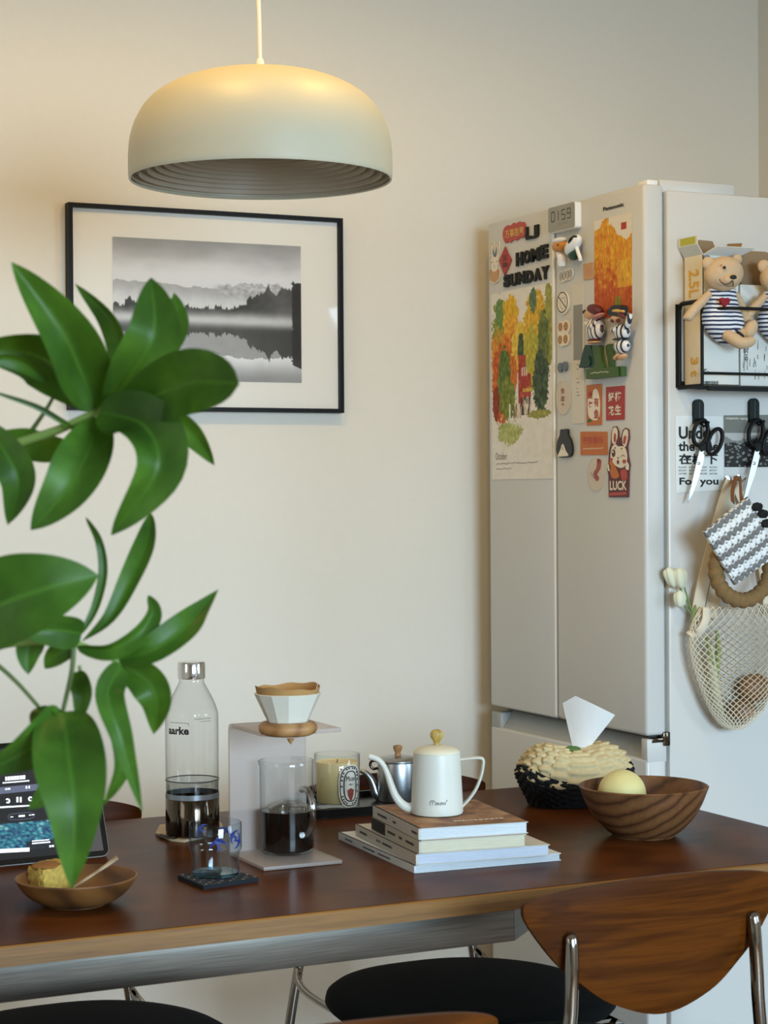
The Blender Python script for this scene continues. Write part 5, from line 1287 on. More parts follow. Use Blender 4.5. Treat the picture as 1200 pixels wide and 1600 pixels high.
# magnetic hooks with scissors
def hook(cx, y0, y1, label):
    r_ = root_px('magnetic_hook', label, 'hook', cx, y1, 'dark magnetic hooks', G_)
    a, bt_ = G_.px(cx, y1); _, tp_ = G_.px(cx, y0); w_ = .0108
    P = [(a+w_*math.cos(t), (tp_-w_ if t < PI else bt_+.004)+w_*math.sin(t)*(1 if t < PI else .3)) for t in [2*PI*i/28 for i in range(28)]]
    obj('plate', MB().prism(G_, P, .0004, .009), 'hook_green', r_)
    obj('groove', MB().prism(G_, [(a-.0012, bt_+.004), (a+.0012, bt_+.004), (a+.0012, tp_-.006), (a-.0012, tp_-.006)], .009, .0096), 'mag_black', r_)
    obj('peg', MB().tube([G_.w(a+.003, bt_+.004, .006), G_.w(a+.004, bt_-.003, .016), G_.w(a+.006, bt_-.001, .026), G_.w(a+.008, bt_+.006, .028)], .0026, 8), 'hook_green', r_, 60)
hook(1088.5, 624, 664, 'dark green hook holding the left scissors'); hook(1175, 622.5, 662, 'dark green hook holding the right scissors')
def scissors(dx, label, sp=0):
    r_ = root_px('scissors', label, 'scissors', 1085+dx, 785, 'hanging black scissors', G_)
    h = .018
    b1 = MB().prism(G_, G_.pts([(1104+dx, 690), (1099+dx, 705), (1095.5+dx, 722), (1093+dx, 740), (1083+dx, 768), (1075+dx, 786), (1073.5+dx, 785), (1080+dx, 757), (1086+dx, 730), (1092+dx, 706), (1098+dx, 690)], h), h, h+.0016)
    obj('blade', b1, 'scissor_steel', r_)
    b2 = MB().prism(G_, G_.pts([(1096+dx, 704), (1101+dx, 712), (1098+dx, 726), (1092+dx, 744), (1081+dx+sp, 774), (1077+dx+sp, 784), (1084+dx, 752), (1088+dx, 728), (1091+dx, 712)], h), h-.002, h-.0004)
    obj('blade', b2, 'scissor_steel', r_)
    pts = [(1094.5+dx+11.5*math.cos(t)*.95+3*math.sin(t), 676-20*math.sin(t)) for t in [2*PI*i/26 for i in range(26)]]
    P = [G_.w(*G_.px(x, y, h), h) for x, y in pts]; obj('handle', MB().tube(P, .0048, 10, closed=True, flat=.8, up=G_.n), 'black_plastic', r_, 60)
    pts = [(1117+dx+10.5*math.cos(t)+5*math.sin(t), 690-20*math.sin(t)) for t in [2*PI*i/26 for i in range(26)]]
    P = [G_.w(*G_.px(x, y, h+.003), h+.003) for x, y in pts]; obj('handle', MB().tube(P, .0048, 10, closed=True, flat=.8, up=G_.n), 'black_plastic', r_, 60)
    obj('shank', MB().prism(G_, G_.pts([(1090+dx, 694), (1100+dx, 690), (1103+dx, 702), (1095+dx, 706)], h), h-.003, h+.004), 'black_plastic', r_)
    obj('shank', MB().prism(G_, G_.pts([(1104+dx, 706), (1112+dx, 703), (1106+dx, 682), (1101+dx, 690)], h), h-.003, h+.005), 'black_plastic', r_)
    obj('pivot_screw', ellp(MB(), G_, 1092+dx, 724, 2.4, 2.4, h+.002, .0012), 'chrome', r_, 180)
scissors(0, 'black-handled scissors hanging over the text poster'); scissors(86.5, 'black-handled scissors hanging over the landscape photo poster', 1)

# wire rack
HR = .078
rk = root_px('wire_rack', 'black magnetic wire rack holding the boxes and teddy bears', 'rack', 1100, 612, None, G_)
xa, zb_ = G_.px(1059, 606); _, zt_ = G_.px(1060, 476); xe = xa+.34
def rb_(pts, r_): return MB().tube(pts, r_, 8)
for x in (xa, xe):
    ep = obj('end_frame', MB().tube([G_.w(x, zb_, .005), G_.w(x, zt_-.012, .005), G_.w(x, zt_-.003, .009), G_.w(x, zt_, .016), G_.w(x, zt_, HR)], .0042, 8), 'rack_black', rk, 60)
    obj('bottom_rail', MB().tube([G_.w(x, zb_, .006), G_.w(x, zb_, HR)], .0042, 8), 'rack_black', rk, 60)
obj('back_plate', MB().prism(G_, [(xa, zb_), (xe, zb_), (xe, zb_+.012), (xa, zb_+.012)], .0004, .004), 'rack_black', rk)
obj('back_plate', MB().prism(G_, [(xa-.005, zb_), (xa+.006, zb_), (xa+.006, zt_), (xa-.005, zt_)], .0004, .004), 'rack_black', rk)
_, zr1 = G_.px(1110, 484, HR); _, zr2 = G_.px(1110, 583, HR); _, zr3 = G_.px(1110, 607, HR)
zr1 = G_.px(1130, 482, .11)[1]
obj('front_rail', MB().tube(smooth([G_.w(xa, zr1, HR), G_.w(xa+.02, zr1, HR+.030), G_.w(xa+.045, zr1, HR+.046), G_.w((xa+xe)/2, zr1, HR+.048), G_.w(xe-.045, zr1, HR+.046), G_.w(xe-.02, zr1, HR+.030), G_.w(xe, zr1, HR)], 30), .003, 8), 'rack_black', rk, 60)
obj('front_rail', MB().tube([G_.w(xa, zr2, HR), G_.w(xe, zr2, HR)], .0026, 8), 'rack_black', rk, 60)
obj('front_lip', MB().prism(G_, [(xa+.012, zr3-.004), (xe, zr3-.004), (xe, zr3+.005), (xa+.012, zr3+.005)], HR-.002, HR+.002), 'rack_black', rk)
for x in (xa, xe): obj('front_post', MB().tube([G_.w(x, zb_, HR), G_.w(x, zr1, HR)], .003, 8), 'rack_black', rk, 60)
for i in range(5): obj('floor_wire', MB().tube([G_.w(xa, zb_-.001, .01+i*.016), G_.w(xe, zb_-.001, .01+i*.016)], .0016, 6), 'rack_black', rk, 60)
# boxes standing in the rack
zfl = zb_+.0025
def box_thing(x0, x1, d, zt__, label):
    t = thing('carton', label, 'box', G_.w((x0+x1)/2, zfl, .04), 'cartons in the wire rack')
    return t
D0, D1 = .006, .066
bx0 = G_.px(1066.5, 520)[0]; bx1 = G_.px(1155, 520, D1)[0]; _, ztb = G_.px(1092, 397, D1)
cb = box_thing(bx0, bx1, D1, ztb, 'open white carton with a kraft side and lettered 2.5L behind the left teddy bear')
obj('front_panel', MB().box(bx0, bx1, YS-D1, YS-D1+.0012, zfl, ztb), 'box_white', cb, None); obj('back_panel', MB().box(bx0, bx1, YS-D0-.0012, YS-D0, zfl, ztb), 'box_white', cb, None); obj('bottom', MB().box(bx0, bx1, YS-D1, YS-D0, zfl, zfl+.0012), 'kraft', cb, None)
lp = obj('side_panel', MB().box(bx0, bx0+.0012, YS-D1, YS-D0, zfl, ztb), 'kraft', cb, None); obj('side_panel', MB().box(bx1-.0012, bx1, YS-D1, YS-D0, zfl, ztb), 'kraft', cb, None)
def slab(P, Q, th=.0012):
    """thin card between edge P0-P1 and edge Q0-Q1"""
    n = (P[1]-P[0]).cross(Q[0]-P[0]).normalized()*th; v = [P[0], P[1], Q[1], Q[0]]
    return MB().add(v+[p+n for p in v], [(0, 1, 2, 3), (7, 6, 5, 4), (0, 4, 5, 1), (1, 5, 6, 2), (2, 6, 7, 3), (3, 7, 4, 0)])
V = Vector
fl_ = obj('top_flap', slab((V((bx0, YS-D1, ztb)), V((bx0, YS-D0, ztb))), (V((bx0-.012, YS-D1, ztb+.018)), V((bx0-.012, YS-D0, ztb+.018)))), 'box_white', cb, None)
fl2 = obj('top_flap', slab((V((bx0-.012, YS-D1, ztb+.018)), V((bx0-.012, YS-D0, ztb+.018))), (V((bx0-.012, YS-D1, ztb+.034)), V((bx0-.012, YS-D0, ztb+.034)))), 'box_white', cb, None)
obj('lime_patch', slab((V((bx0-.0124, YS-D1+.006, ztb+.020)), V((bx0-.0124, YS-D0-.006, ztb+.020))), (V((bx0-.0124, YS-D1+.006, ztb+.033)), V((bx0-.0124, YS-D0-.006, ztb+.033))), .0005), 'lime', fl2, None)
obj('top_flap', slab((V((bx0, YS-D0, ztb)), V((bx1, YS-D0, ztb))), (V((bx0-.004, YS-D0+.001, ztb+.036)), V((bx1-.016, YS-D0+.001, ztb+.034)))), 'kraft_inside', cb, None)
obj('top_flap', slab((V((bx0, YS-D1, ztb)), V((bx1, YS-D1, ztb))), (V((bx0+.016, YS-D1-.022, ztb+.014)), V((bx1+.022, YS-D1-.022, ztb+.014)))), 'box_white', cb, None)
obj('top_flap', slab((V((bx1, YS-D1, ztb)), V((bx1, YS-D0, ztb))), (V((bx1+.014, YS-D1+.01, ztb+.026)), V((bx1+.014, YS-D0-.006, ztb+.03)))), 'kraft_inside', cb, None)
LS = PL((bx0, YS-D0, 0), (0, -1, 0), (0, 0, 1))
sub('lettering', text_ab(MB(), '2.5L', LS, .006, ztb-.066, .056, ztb-.034, .0006, 0, .03, -PI/2), 'yellow_print', lp); sub('lettering', text_ab(MB(), '3 t', LS, .014, zfl+.022, .05, zfl+.046, .0006, 0, .03, -PI/2), 'yellow_print', lp)
FS = PL((0, YS-D1, 0), (1, 0, 0), (0, 0, 1))
chars(cb, FS, 'ink', .0006, .03, ('IST', (1098, 404.5), (1109, 399.5)), ('7.', (1098, 580), (1107, 576.5)))
b = MB()
x = 1099
random.seed(8)
while x < 1122: w_ = random.uniform(.5, 1.5); b.prism(FS, FS.pts([(x, 602), (x+w_, 602), (x+w_, 595.5), (x, 595.5)]), .0002, .0006); x += w_+random.uniform(.5, 1)
obj('barcode', b, 'ink', cb, None)['kind'] = 'stuff'
cx0 = bx1+.003; cx1 = cx0+.16; _, zt2 = G_.px(1170, 445, D1)
cb2 = box_thing(cx0, cx1, D1, zt2, 'white carton with grey fine print behind the right teddy bear')
obj('body', MB().box(cx0, cx1, YS-D1, YS-D0, zfl, zt2, .001), 'box_white', cb2)
b = MB(); random.seed(12); pa, pb_ = FS.px(1158, 598)
for i in range(26):
    a_ = cx0+.004+random.uniform(0, .07); z_ = zfl+.01+random.uniform(0, .06); b.prism(FS, [(a_, z_), (a_+random.uniform(.001, .003), z_), (a_+.002, z_+random.uniform(.006, .02)), (a_, z_+.008)], .0002, .0005)
obj('print', b, 'mag_grey', cb2, None)
b = MB(); text_ab(b, 'D120', FS, cx0+.001, zfl+.055, cx0+.024, zfl+.062, .0005, 0, .02, PI/2); obj('print', b, 'ink', cb2, None)
kb0, kz0 = G_.px(1160, 452, .05); kb1, kz1 = G_.px(1186, 393, .05)
o = obj('kraft_card', MB().prism(G_, [(kb0-.004, zt2+.001), (kb1+.03, zt2+.001), (kb1+.03, kz1-.004), (kb1+.012, kz1), (kb0-.004, kz1)], .03, .052), 'kraft_inside')
tag(o, 'plain brown cardboard piece standing between the two teddy bears', 'cardboard')

# teddy bears
HB = .088
be = root_px('teddy_bear', 'tan teddy bear in a striped romper with a red heart, left one in the rack', 'teddy bear', 1130, 545, 'teddy bears in the wire rack', G_)
def torso():
    rows = [(452, 1107, 1148), (460, 1106, 1149), (470, 1105, 1151), (482, 1101, 1154), (492, 1098, 1158), (504, 1099, 1162), (514, 1104, 1165), (522, 1111, 1165), (530, 1119, 1160), (535, 1126, 1152)]
    mb = MB(); n = 28
    for y, xl, xr_ in rows:
        al, z = G_.px(xl, y, HB); ar, _ = G_.px(xr_, y, HB); ca, ra = (al+ar)/2, (ar-al)/2
        for i in range(n):
            t = 2*PI*i/n; fl = .55 if y != 482 else .5
            mb.v.append(G_.w(ca+ra*math.cos(t), z+.004*math.sin(t), HB+ra*fl*math.sin(t)))
    for j in range(len(rows)-1):
        for i in range(n): k_ = (i+1) % n; mb.f.append((j*n+i, (j+1)*n+i, (j+1)*n+k_, j*n+k_))
    mb.f += [tuple(range(n)), tuple(range((len(rows)-1)*n, len(rows)*n))[::-1]]
    return mb
obj('romper', torso(), 'romper', be, 180)
hh_ = obj('head', ellp(MB(), G_, 1131, 428, 28, 27.5, HB+.012, .027, 12, 28, 18), 'plush', be, 180)
obj('muzzle', ellp(MB(), G_, 1141, 437, 14, 11, HB+.032, .014, 8), 'plush', hh_, 180)
obj('nose', ellp(MB(), G_, 1146, 433, 5, 3.6, HB+.046, .004), 'mag_black', hh_, 180)
obj('eye', ellp(MB(), G_, 1132, 418, 2.2, 2.6, HB+.0385, .0022), 'mag_black', hh_, 180)
obj('eye', ellp(MB(), G_, 1151.5, 416.5, 1.6, 2.6, HB+.033, .002), 'mag_black', hh_, 180)
obj('ear', ellp(MB(), G_, 1107, 412, 10, 11, HB+.008, .008), 'plush', hh_, 180); obj('ear', ellp(MB(), G_, 1152, 405, 7, 8, HB+.0, .007), 'plush', hh_, 180)
obj('smile', tubep(MB(), G_, [(1124.5, 436, HB+.041), (1126, 440.5, HB+.0435), (1133, 444, HB+.0475), (1140, 443, HB+.0485), (1145, 438.5, HB+.0485), (1145.5, 448, HB+.046)], .7, HB, 6, n=30), 'mag_black', hh_, 60)
obj('brow', tubep(MB(), G_, [(1125.5, 416, HB+.040), (1128, 413, HB+.0395)], .6, HB, 6), 'mag_brown', hh_, 60)
obj('arm', tubep(MB(), G_, [(1108, 459, HB+.008), (1098, 470, HB+.012), (1086, 482, HB+.012), (1075, 496, HB+.01), (1073, 500, HB+.01)], [5.5, 7, 7.5, 7.5, 5], HB, 12), 'plush', be, 60)
obj('arm', tubep(MB(), G_, [(1149, 458, HB+.004), (1156, 472, HB+.006), (1162, 487, HB+.008), (1170, 500, HB+.01), (1172, 503, HB+.01)], [5, 6.5, 7, 7, 5], HB, 12), 'plush', be, 60)
lg1 = obj('leg', tubep(MB(), G_, [(1134, 522, HB+.012), (1147, 530, HB+.026), (1158, 536, HB+.034), (1170, 534.5, HB+.036), (1177, 531.5, HB+.036)], [9, 10, 9.5, 8.5, 6], HB, 14), 'plush', be, 60)
lg2 = obj('leg', tubep(MB(), G_, [(1150, 516, HB+.006), (1160, 520, HB+.016), (1168, 519, HB+.024)], [9, 9, 8], HB, 14), 'plush', be, 60)
obj('foot', ellp(MB(), G_, 1173, 513.5, 9, 16, HB+.026, .011, -30), 'plush', lg2, 180)
obj('cuff', tubep(MB(), G_, [(1148, 514, HB+.022), (1157, 521, HB+.026), (1162, 526, HB+.022)], 1.8, HB, 8), 'mag_black', be, 60)
ha, hb_ = G_.px(1133, 471.5, HB+.03); hs = .0095
P = [(ha+hs*16*math.sin(t)**3/14, hb_+hs*(13*math.cos(t)-5*math.cos(2*t)-2*math.cos(3*t)-math.cos(4*t))/15) for t in [2*PI*i/28 for i in range(28)]]
obj('heart', MB().prism(G_, P, HB+.0255, HB+.031), 'heart_red', be, 40)
dxb = G_.px(1217, 480, HB)[0]-G_.px(1131, 480, HB)[0]
dup(be, be.location+Vector((dxb, 0, 0)), 0, 'tan teddy bear in a striped romper at the picture\'s right edge')

# net bag on chrome hooks with potholder, trivet and tulip
for x, y, lb in ((1134, 747, 'small chrome hook carrying the net bag strap'), (1152, 745, 'small chrome hook carrying the leather loop')):
    h_ = root_px('chrome_hook', lb, 'hook', x, y+10, 'small chrome hooks', G_); a_, z_ = G_.px(x, y)
    obj('pad', MB().prism(G_, ellpts(a_, z_-.006, .007, .010, 18), .0004, .004), 'chrome', h_)
    obj('peg', MB().tube(smooth([G_.w(a_, z_-.004, .003), G_.w(a_, z_-.008, .014), G_.w(a_, z_-.004, .024), G_.w(a_, z_+.004, .027)], 14), .0022, 8), 'chrome', h_, 60)
bag = root_px('net_bag', 'cream cotton net bag hanging full on the refrigerator side', 'bag', 1145, 1138, None, G_)
def ribbon(mb, pts, wpx, tw=0, n=20):
    P = smooth([G_.w(*G_.px(x, y, h), h) for x, y, h in pts], n); m_ = len(P); base = len(mb.v); kk = .00115
    for i, p in enumerate(P):
        t = (P[min(i+1, m_-1)]-P[max(0, i-1)]).normalized(); s_ = t.cross(G_.n).normalized(); ww = wpx[0]+(wpx[1]-wpx[0])*i/(m_-1); nn = G_.n
        for a_, b_ in ((-1, 0), (-.33, .0025), (.33, .0025), (1, 0), (1, -.0012), (-1, -.0012)): mb.v.append(p+s_*(a_*ww*kk/2)+nn*b_)
    for i in range(m_-1):
        for q in range(6): r_ = (q+1) % 6; mb.f.append((base+i*6+q, base+i*6+r_, base+(i+1)*6+r_, base+(i+1)*6+q))
    return mb
obj('strap', ribbon(MB(), [(1141, 750, .024), (1133, 775, .02), (1122, 815, .018), (1110, 865, .02), (1096, 925, .024), (1088, 972, .026)], (17, 24)), 'cotton', bag, 60)
obj('strap', ribbon(MB(), [(1144, 752, .02), (1140, 790, .012), (1132, 840, .01), (1122, 900, .012), (1110, 965, .016)], (13, 26)), 'cotton', bag, 60)
obj('strap', ribbon(MB(), [(1146, 752, .02), (1168, 800, .012), (1192, 880, .014), (1204, 960, .02)], (14, 24)), 'cotton', bag, 60)
obj('hem', ribbon(MB(), [(1077, 985, .03), (1086, 990, .042), (1096, 983, .05), (1103, 968, .05), (1104, 950, .045)], (14, 14)), 'cotton', bag, 60)
rows = [(948, 1093, 1203), (965, 1083, 1207), (985, 1076, 1212), (1010, 1075, 1213), (1040, 1080, 1212), (1070, 1090, 1208), (1095, 1100, 1200), (1115, 1110, 1190), (1130, 1121, 1173), (1139, 1134, 1156)]
ys_ = [r[0] for r in rows]
def bag_pt(u, v):
    y = lerp(ys_[0], ys_[-1], v)
    for i in range(len(rows)-1):
        if ys_[i] <= y <= ys_[i+1]+1e-6: f = (y-ys_[i])/(ys_[i+1]-ys_[i]); xl = lerp(rows[i][1], rows[i+1][1], f); xr_ = lerp(rows[i][2], rows[i+1][2], f); break
    a0_, z = G_.px(xl, y, .03); a1_, _ = G_.px(xr_, y, .03); ca, ra = (a0_+a1_)/2, (a1_-a0_)/2
    t = u*2*PI; dep = .030*math.sin(min(1, v*1.6+.35)*PI/2)*(1-.55*max(0, v-.75)/.25)
    return G_.w(ca+ra*math.cos(t), z, .034+dep*math.sin(t))
NS, NR = 15, 18
fr_ = MB(); bk_ = MB()
for side, mbn in ((0, fr_), (1, bk_)):
    for k in range(NS):
        for d_ in (1, -1):
            P = []
            for j in range(NR+1):
                uu = (k/NS+d_*((j % 2)-.5)*.97/NS)*.5+(.5 if side else 0)
                vv = (j/NR)**.82
                P.append(bag_pt(uu, vv))
            mbn.tube(P, .00135, 5)
nf = obj('net', fr_, 'cotton', bag, 60); nf['kind'] = 'stuff'
nb = obj('net', bk_, 'cotton', bag, 60); nb['kind'] = 'stuff'
M('leek', '#9fae74', .5, var=.2, vs=60); M('leek_white', '#d4d3b4', .5, var=.1); M('onion_brown', '#8a5f3c', .5, var=.15)
lk = root_px('leek', 'pale green leek standing inside the net bag', 'vegetable', 1118, 1132, None, G_)
obj('shaft', tubep(MB(), G_, [(1127, 1128, .03), (1120, 1090, .032), (1113, 1045, .034), (1108, 1010, .034)], [6, 8, 7, 6], .03, 12), 'leek_white', lk, 60)
obj('leaf', tubep(MB(), G_, [(1114, 1050, .034), (1108, 1020, .036), (1104, 995, .034)], [6.5, 7, 4], .03, 10, .5), 'leek', lk, 60)
obj('leaf', tubep(MB(), G_, [(1118, 1060, .034), (1122, 1020, .034), (1120, 985, .03)], [6.5, 7, 4], .03, 10, .5), 'leek', lk, 60)
for x, y, r_, lb in ((1180, 1075, 24, 'brown onion in the right of the net bag'), (1160, 1110, 19, 'brown onion at the bottom of the net bag')):
    o = obj('onion', ellp(MB(), G_, x, y, r_, r_*.95, .034, .022), 'onion_brown', None, 180); tag(o, lb, 'vegetable', 'onions in the net bag')

tv = MB(); ca, cz_ = G_.px(1161, 888, .084); R_, rr_ = .060, .0155; n1, n2 = 150, 14
for i in range(n1):
    A = 2*PI*i/n1
    for j in range(n2):
        B_ = 2*PI*j/n2; br = .74+.26*abs(math.sin(11*A+B_*.5))**.7+.07*math.sin(75*A+B_)
        ro_ = R_+rr_*br*math.cos(B_)
        tv.v.append(G_.w(ca+ro_*math.cos(A), cz_+ro_*math.sin(A)*.98, .084+rr_*.9*br*math.sin(B_)))
for i in range(n1):
    for j in range(n2): a_, b_ = (i+1) % n1, (j+1) % n2; tv.f.append((i*n2+j, a_*n2+j, a_*n2+b_, i*n2+b_))
o = obj('jute_trivet', tv, 'jute', None, 180); tag(o, 'braided jute ring trivet hanging in front of the net bag', 'trivet')
# crocheted potholder
ph = root_px('potholder', 'grey and white striped crocheted potholder on a leather loop', 'potholder', 1160, 915, None, G_)
c4 = [(1148, 914), (1214, 866), (1168, 777), (1100, 831)]       # corners: bottom, right, top, left
W4 = [G_.w(*G_.px(x, y, .106), .106) for x, y in c4]
pm = MB(); pm.c = []; N = 84
for side in (0, 1):
    for j in range(N+1):
        for i in range(N+1):
            u, v = i/N, j/N                 # u: left edge -> right, v: bottom -> top
            p = W4[0]*(1-u)*(1-v)+W4[1]*u*(1-v)+W4[2]*u*v+W4[3]*(1-u)*v
            zz_ = v*9+.28*math.sin(u*2*PI*7.5+math.pi*(int(v*9) % 2)); band = int(math.floor(zz_))
            hgt = .0035*abs(math.sin(zz_*PI))**.5+.0016*math.sin(u*2*PI*15+band*PI)
            e_ = .0016*math.sin(u*40)*(v < .02 or v > .98)
            pm.v.append(p+G_.n*((hgt if side == 0 else -.005)+.006*math.sin(u*PI)*math.sin(v*PI))+Vector((e_, 0, e_)))
            wht = band % 2 == 1
            pm.c.append(srgb((.93, .93, .92)) if wht else srgb((.50, .495, .485)))
n = N+1
for j in range(N):
    for i in range(N):
        q = j*n+i; pm.f.append((q, q+1, q+1+n, q+n)); q += n*n; pm.f.append((q, q+n, q+1+n, q+1))
bd = [j for j in range(n)]+[j*n+N for j in range(1, n)]+[N*n+j for j in range(N-1, -1, -1)]+[j*n for j in range(N-1, 0, -1)]
for i in range(len(bd)): a_, b_ = bd[i], bd[(i+1) % len(bd)]; pm.f.append((a_, a_+n*n, b_+n*n, b_))
PRINT('yarn', .95)
obj('crochet', pm, 'yarn', ph, 70)
obj('leather_loop', ribbon(MB(), [(1145, 785, .09), (1145, 765, .06), (1150, 748, .032), (1156, 752, .03), (1158, 770, .07), (1160, 788, .095)], (9, 9), n=30), 'leather', ph, 60)
M('yarn_black', '#141414', .95, var=.2)
for k_, (x, y) in enumerate(((1183, 792), (1192, 803), (1198, 818))): obj('black_tuft', ellp(MB(), G_, x, y, 8, 7, .112, .006, fn=lambda d: 1+.3*mnoise.noise(d*4)), 'yarn_black', ph, 180)
# tulips
tl = root_px('tulip_magnet', 'white artificial tulips with green stems by the refrigerator door gap', 'flower', 1085, 975, None, G_)
M('petal', '#dcdcc0', .55, var=.05, sub=.2); M('stem_green', '#7f8f55', .6, var=.1)
for pts in ([(1066, 905, .02), (1073, 930, .02), (1082, 958, .022), (1089, 974, .024)], [(1062, 940, .022), (1073, 950, .022), (1084, 966, .023)], [(1054, 906, .014), (1066, 925, .016), (1078, 950, .02)]): obj('stem', tubep(MB(), G_, pts, 1.4, .02, 8), 'stem_green', tl, 60)
def bud(cx, cy, rx, ry, h, rd):
    for k_ in range(3): obj('petal', ellp(MB(), G_, cx+(k_-1)*rx*.35, cy+abs(k_-1)*1.5, rx*.72, ry*(1 if k_ == 1 else .94), h+(.004 if k_ == 1 else 0), rx*.0007, rd+(k_-1)*-9, 14, 12, lambda d: 1-.25*max(0, d.y)**3), 'petal', tl, 180)
bud(1063, 901, 10, 19, .026, 8); bud(1048, 900, 9, 19, .018, 22); bud(1062, 934, 9, 15, .03, 0)
obj('leaf', MB().prism(G_, sm2(G_.pts([(1080, 972), (1084, 952), (1088, 945), (1089, 960), (1086, 976)], .03), 20), .028, .0295), 'stem_green', tl)

# ================================================================ FOREGROUND PLANT
m, nt, bs = nodes('leaf_green')
at_ = nt.nodes.new('ShaderNodeAttribute'); at_.attribute_name = 'wing'
vec = coord(nt); nz = noisen(nt, vec, 22, 3)
lg_ = ramp(nt, nz, [(.3, srgb('#33561a')), (.55, srgb('#426a1f')), (.75, srgb('#528029'))])
rib_ = ramp(nt, at_.outputs['Fac'], [(0, srgb('#74993f')), (.05, srgb('#5c8a30')), (.10, (1, 1, 1)), (1, (1, 1, 1))])
isr = ramp(nt, at_.outputs['Fac'], [(0, (1, 1, 1)), (.03, (.8, .8, .8)), (.09, (0, 0, 0)), (1, (0, 0, 0))])
colr = mixn(nt, isr, lg_, srgb('#4a7727'))
nt.links.new(colr, bs.inputs['Base Color']); bs.inputs['Roughness'].default_value = .42; bs.inputs['Specular IOR Level'].default_value = .3
tl_ = nt.nodes.new('ShaderNodeBsdfTranslucent'); nt.links.new(mixn(nt, 1.0, colr, (1.0, 1.0, .45), 'MULTIPLY'), tl_.inputs[0])
mx_ = nt.nodes.new('ShaderNodeMixShader'); mx_.inputs[0].default_value = .30
nt.links.new(bs.outputs[0], mx_.inputs[1]); nt.links.new(tl_.outputs[0], mx_.inputs[2]); nt.links.new(mx_.outputs[0], nt.nodes['Material Output'].inputs[0])
M('stem_light', '#7f9a4e', .5, var=.1); M('twig', '#5a6b3a', .6, var=.15); M('bark', '#6b5640', .9, var=.2, bump=.6, bs=120); M('pot_clay', '#b9b2a6', .7, var=.05); M('soil', '#2d211a', .95, var=.3, bump=.8, bs=100)
PT = 1.66
def leaf(pts, wpx, fold=.35, roll=0., peak=.5, tip=1.0, droop=0., parent=None, wav=0.):
    """pts: midrib pixels with distance offsets (x, y, dt), base first; wpx: full width in pixels at its widest"""
    P = smooth([atD(x, y, PT+dt) for x, y, dt in pts], 26); n = len(P); mb = MB(); mb.a = []; NW = 4
    kk = PT/FPX
    for i, p in enumerate(P):
        s = i/(n-1); t = (P[min(i+1, n-1)]-P[max(0, i-1)]).normalized(); vw = (CAM-p).normalized()
        sd_ = t.cross(vw)
        sd_ = sd_.normalized() if sd_.length > 1e-4 else CR.copy()
        N_ = sd_.cross(t).normalized()
        if N_.dot(vw) < 0: N_ = -N_
        a_ = roll; S1 = sd_*math.cos(a_)+N_*math.sin(a_); N1 = N_*math.cos(a_)-sd_*math.sin(a_)
        e1 = peak/(1-peak); sh = (s**e1*(1-s)) if peak < 1 else s
        mx = (peak**e1*(1-peak)); prof = (sh/mx)**(.82*tip) if s < peak else (sh/mx)**(1.18*tip)
        ww = 1.13*wpx*kk/2*max(.015, prof if 0 < s < 1 else 0)
        for j in range(-NW, NW+1):
            q = j/NW; f_ = fold+.15*math.sin(s*PI)
            off = S1*(q*ww*math.cos(f_))+N1*(abs(q)**1.25*ww*math.sin(f_))-N1*(droop*ww*q*q)+N1*(wav*ww*math.sin(s*14+q*2)*abs(q))
            mb.v.append(p+off); mb.a.append(abs(q))
    m_ = 2*NW+1
    for i in range(n-1):
        for j in range(m_-1): mb.f.append((i*m_+j, i*m_+j+1, (i+1)*m_+j+1, (i+1)*m_+j))
    return obj('leaf', mb, 'leaf_green', parent, 180)
pl0 = atD(-260, 1000, PT+.06); 
plant = thing('potted_plant', 'large leafy green plant reaching into the left of the picture', 'plant', (pl0.x, pl0.y, 0))
def stem(pts, r0, r1, m='stem_light', nm='stem'):
    P = smooth([atD(x, y, PT+dt) for x, y, dt in pts], 24); n = len(P)
    return obj(nm, MB().tube(P, [lerp(r0, r1, i/(n-1))*PT/FPX for i in range(n)], 10), m, plant, 60)
L = lambda *a, **k: leaf(*a, parent=plant, **k)
# upper whorl around (150, 645)
L([(148, 640, 0), (128, 585, -.02), (95, 515, -.05), (18, 410, -.07)], 100, fold=.55, roll=-.15, peak=.5, tip=.95)
L([(148, 636, .01), (100, 585, 0), (45, 552, .0), (-60, 545, -.02)], 88, fold=.4, roll=.25, peak=.5)
L([(185, 612, .03), (189, 560, .04), (170, 500, .05), (117, 443, .06)], 38, fold=.5, roll=.3, peak=.5)
L([(165, 642, -.01), (205, 585, -.03), (240, 520, -.04), (236, 434, -.02)], 84, fold=.3, roll=-.1, peak=.55, tip=.95)
L([(225, 590, .02), (262, 540, .03), (277, 500, .04), (272, 457, .05)], 40, fold=.3, peak=.5)
L([(170, 642, -.01), (230, 622, -.05), (300, 598, -.10), (374, 600, -.16)], 92, fold=.2, roll=.1, peak=.66, tip=.62)
L([(205, 640, .0), (262, 652, .0), (302, 680, .02), (335, 727, .05)], 46, fold=.4, roll=-.3, peak=.45)
L([(155, 645, -.02), (225, 665, -.06), (245, 735, -.08), (174, 836, -.06)], 92, fold=.45, roll=.2, peak=.45, tip=.9)
L([(245, 668, .03), (268, 710, .03), (262, 771, .03)], 34, fold=.3, peak=.5)
L([(155, 652, 0), (138, 705, -.03), (105, 765, -.05), (48, 828, -.05)], 82, fold=.3, roll=-.2, peak=.5, tip=.95)
L([(132, 705, .02), (75, 698, .02), (25, 688, .02), (-55, 690, .0)], 50, fold=.25, roll=.3, peak=.5)
L([(140, 682, .01), (100, 655, -.01), (55, 630, -.02), (-20, 608, -.04)], 17, fold=.8, roll=.9, peak=.5, tip=.7)
L([(-25, 660, -.02), (10, 710, -.03), (28, 755, -.03), (12, 820, -.02)], 58, fold=.3, peak=.5)
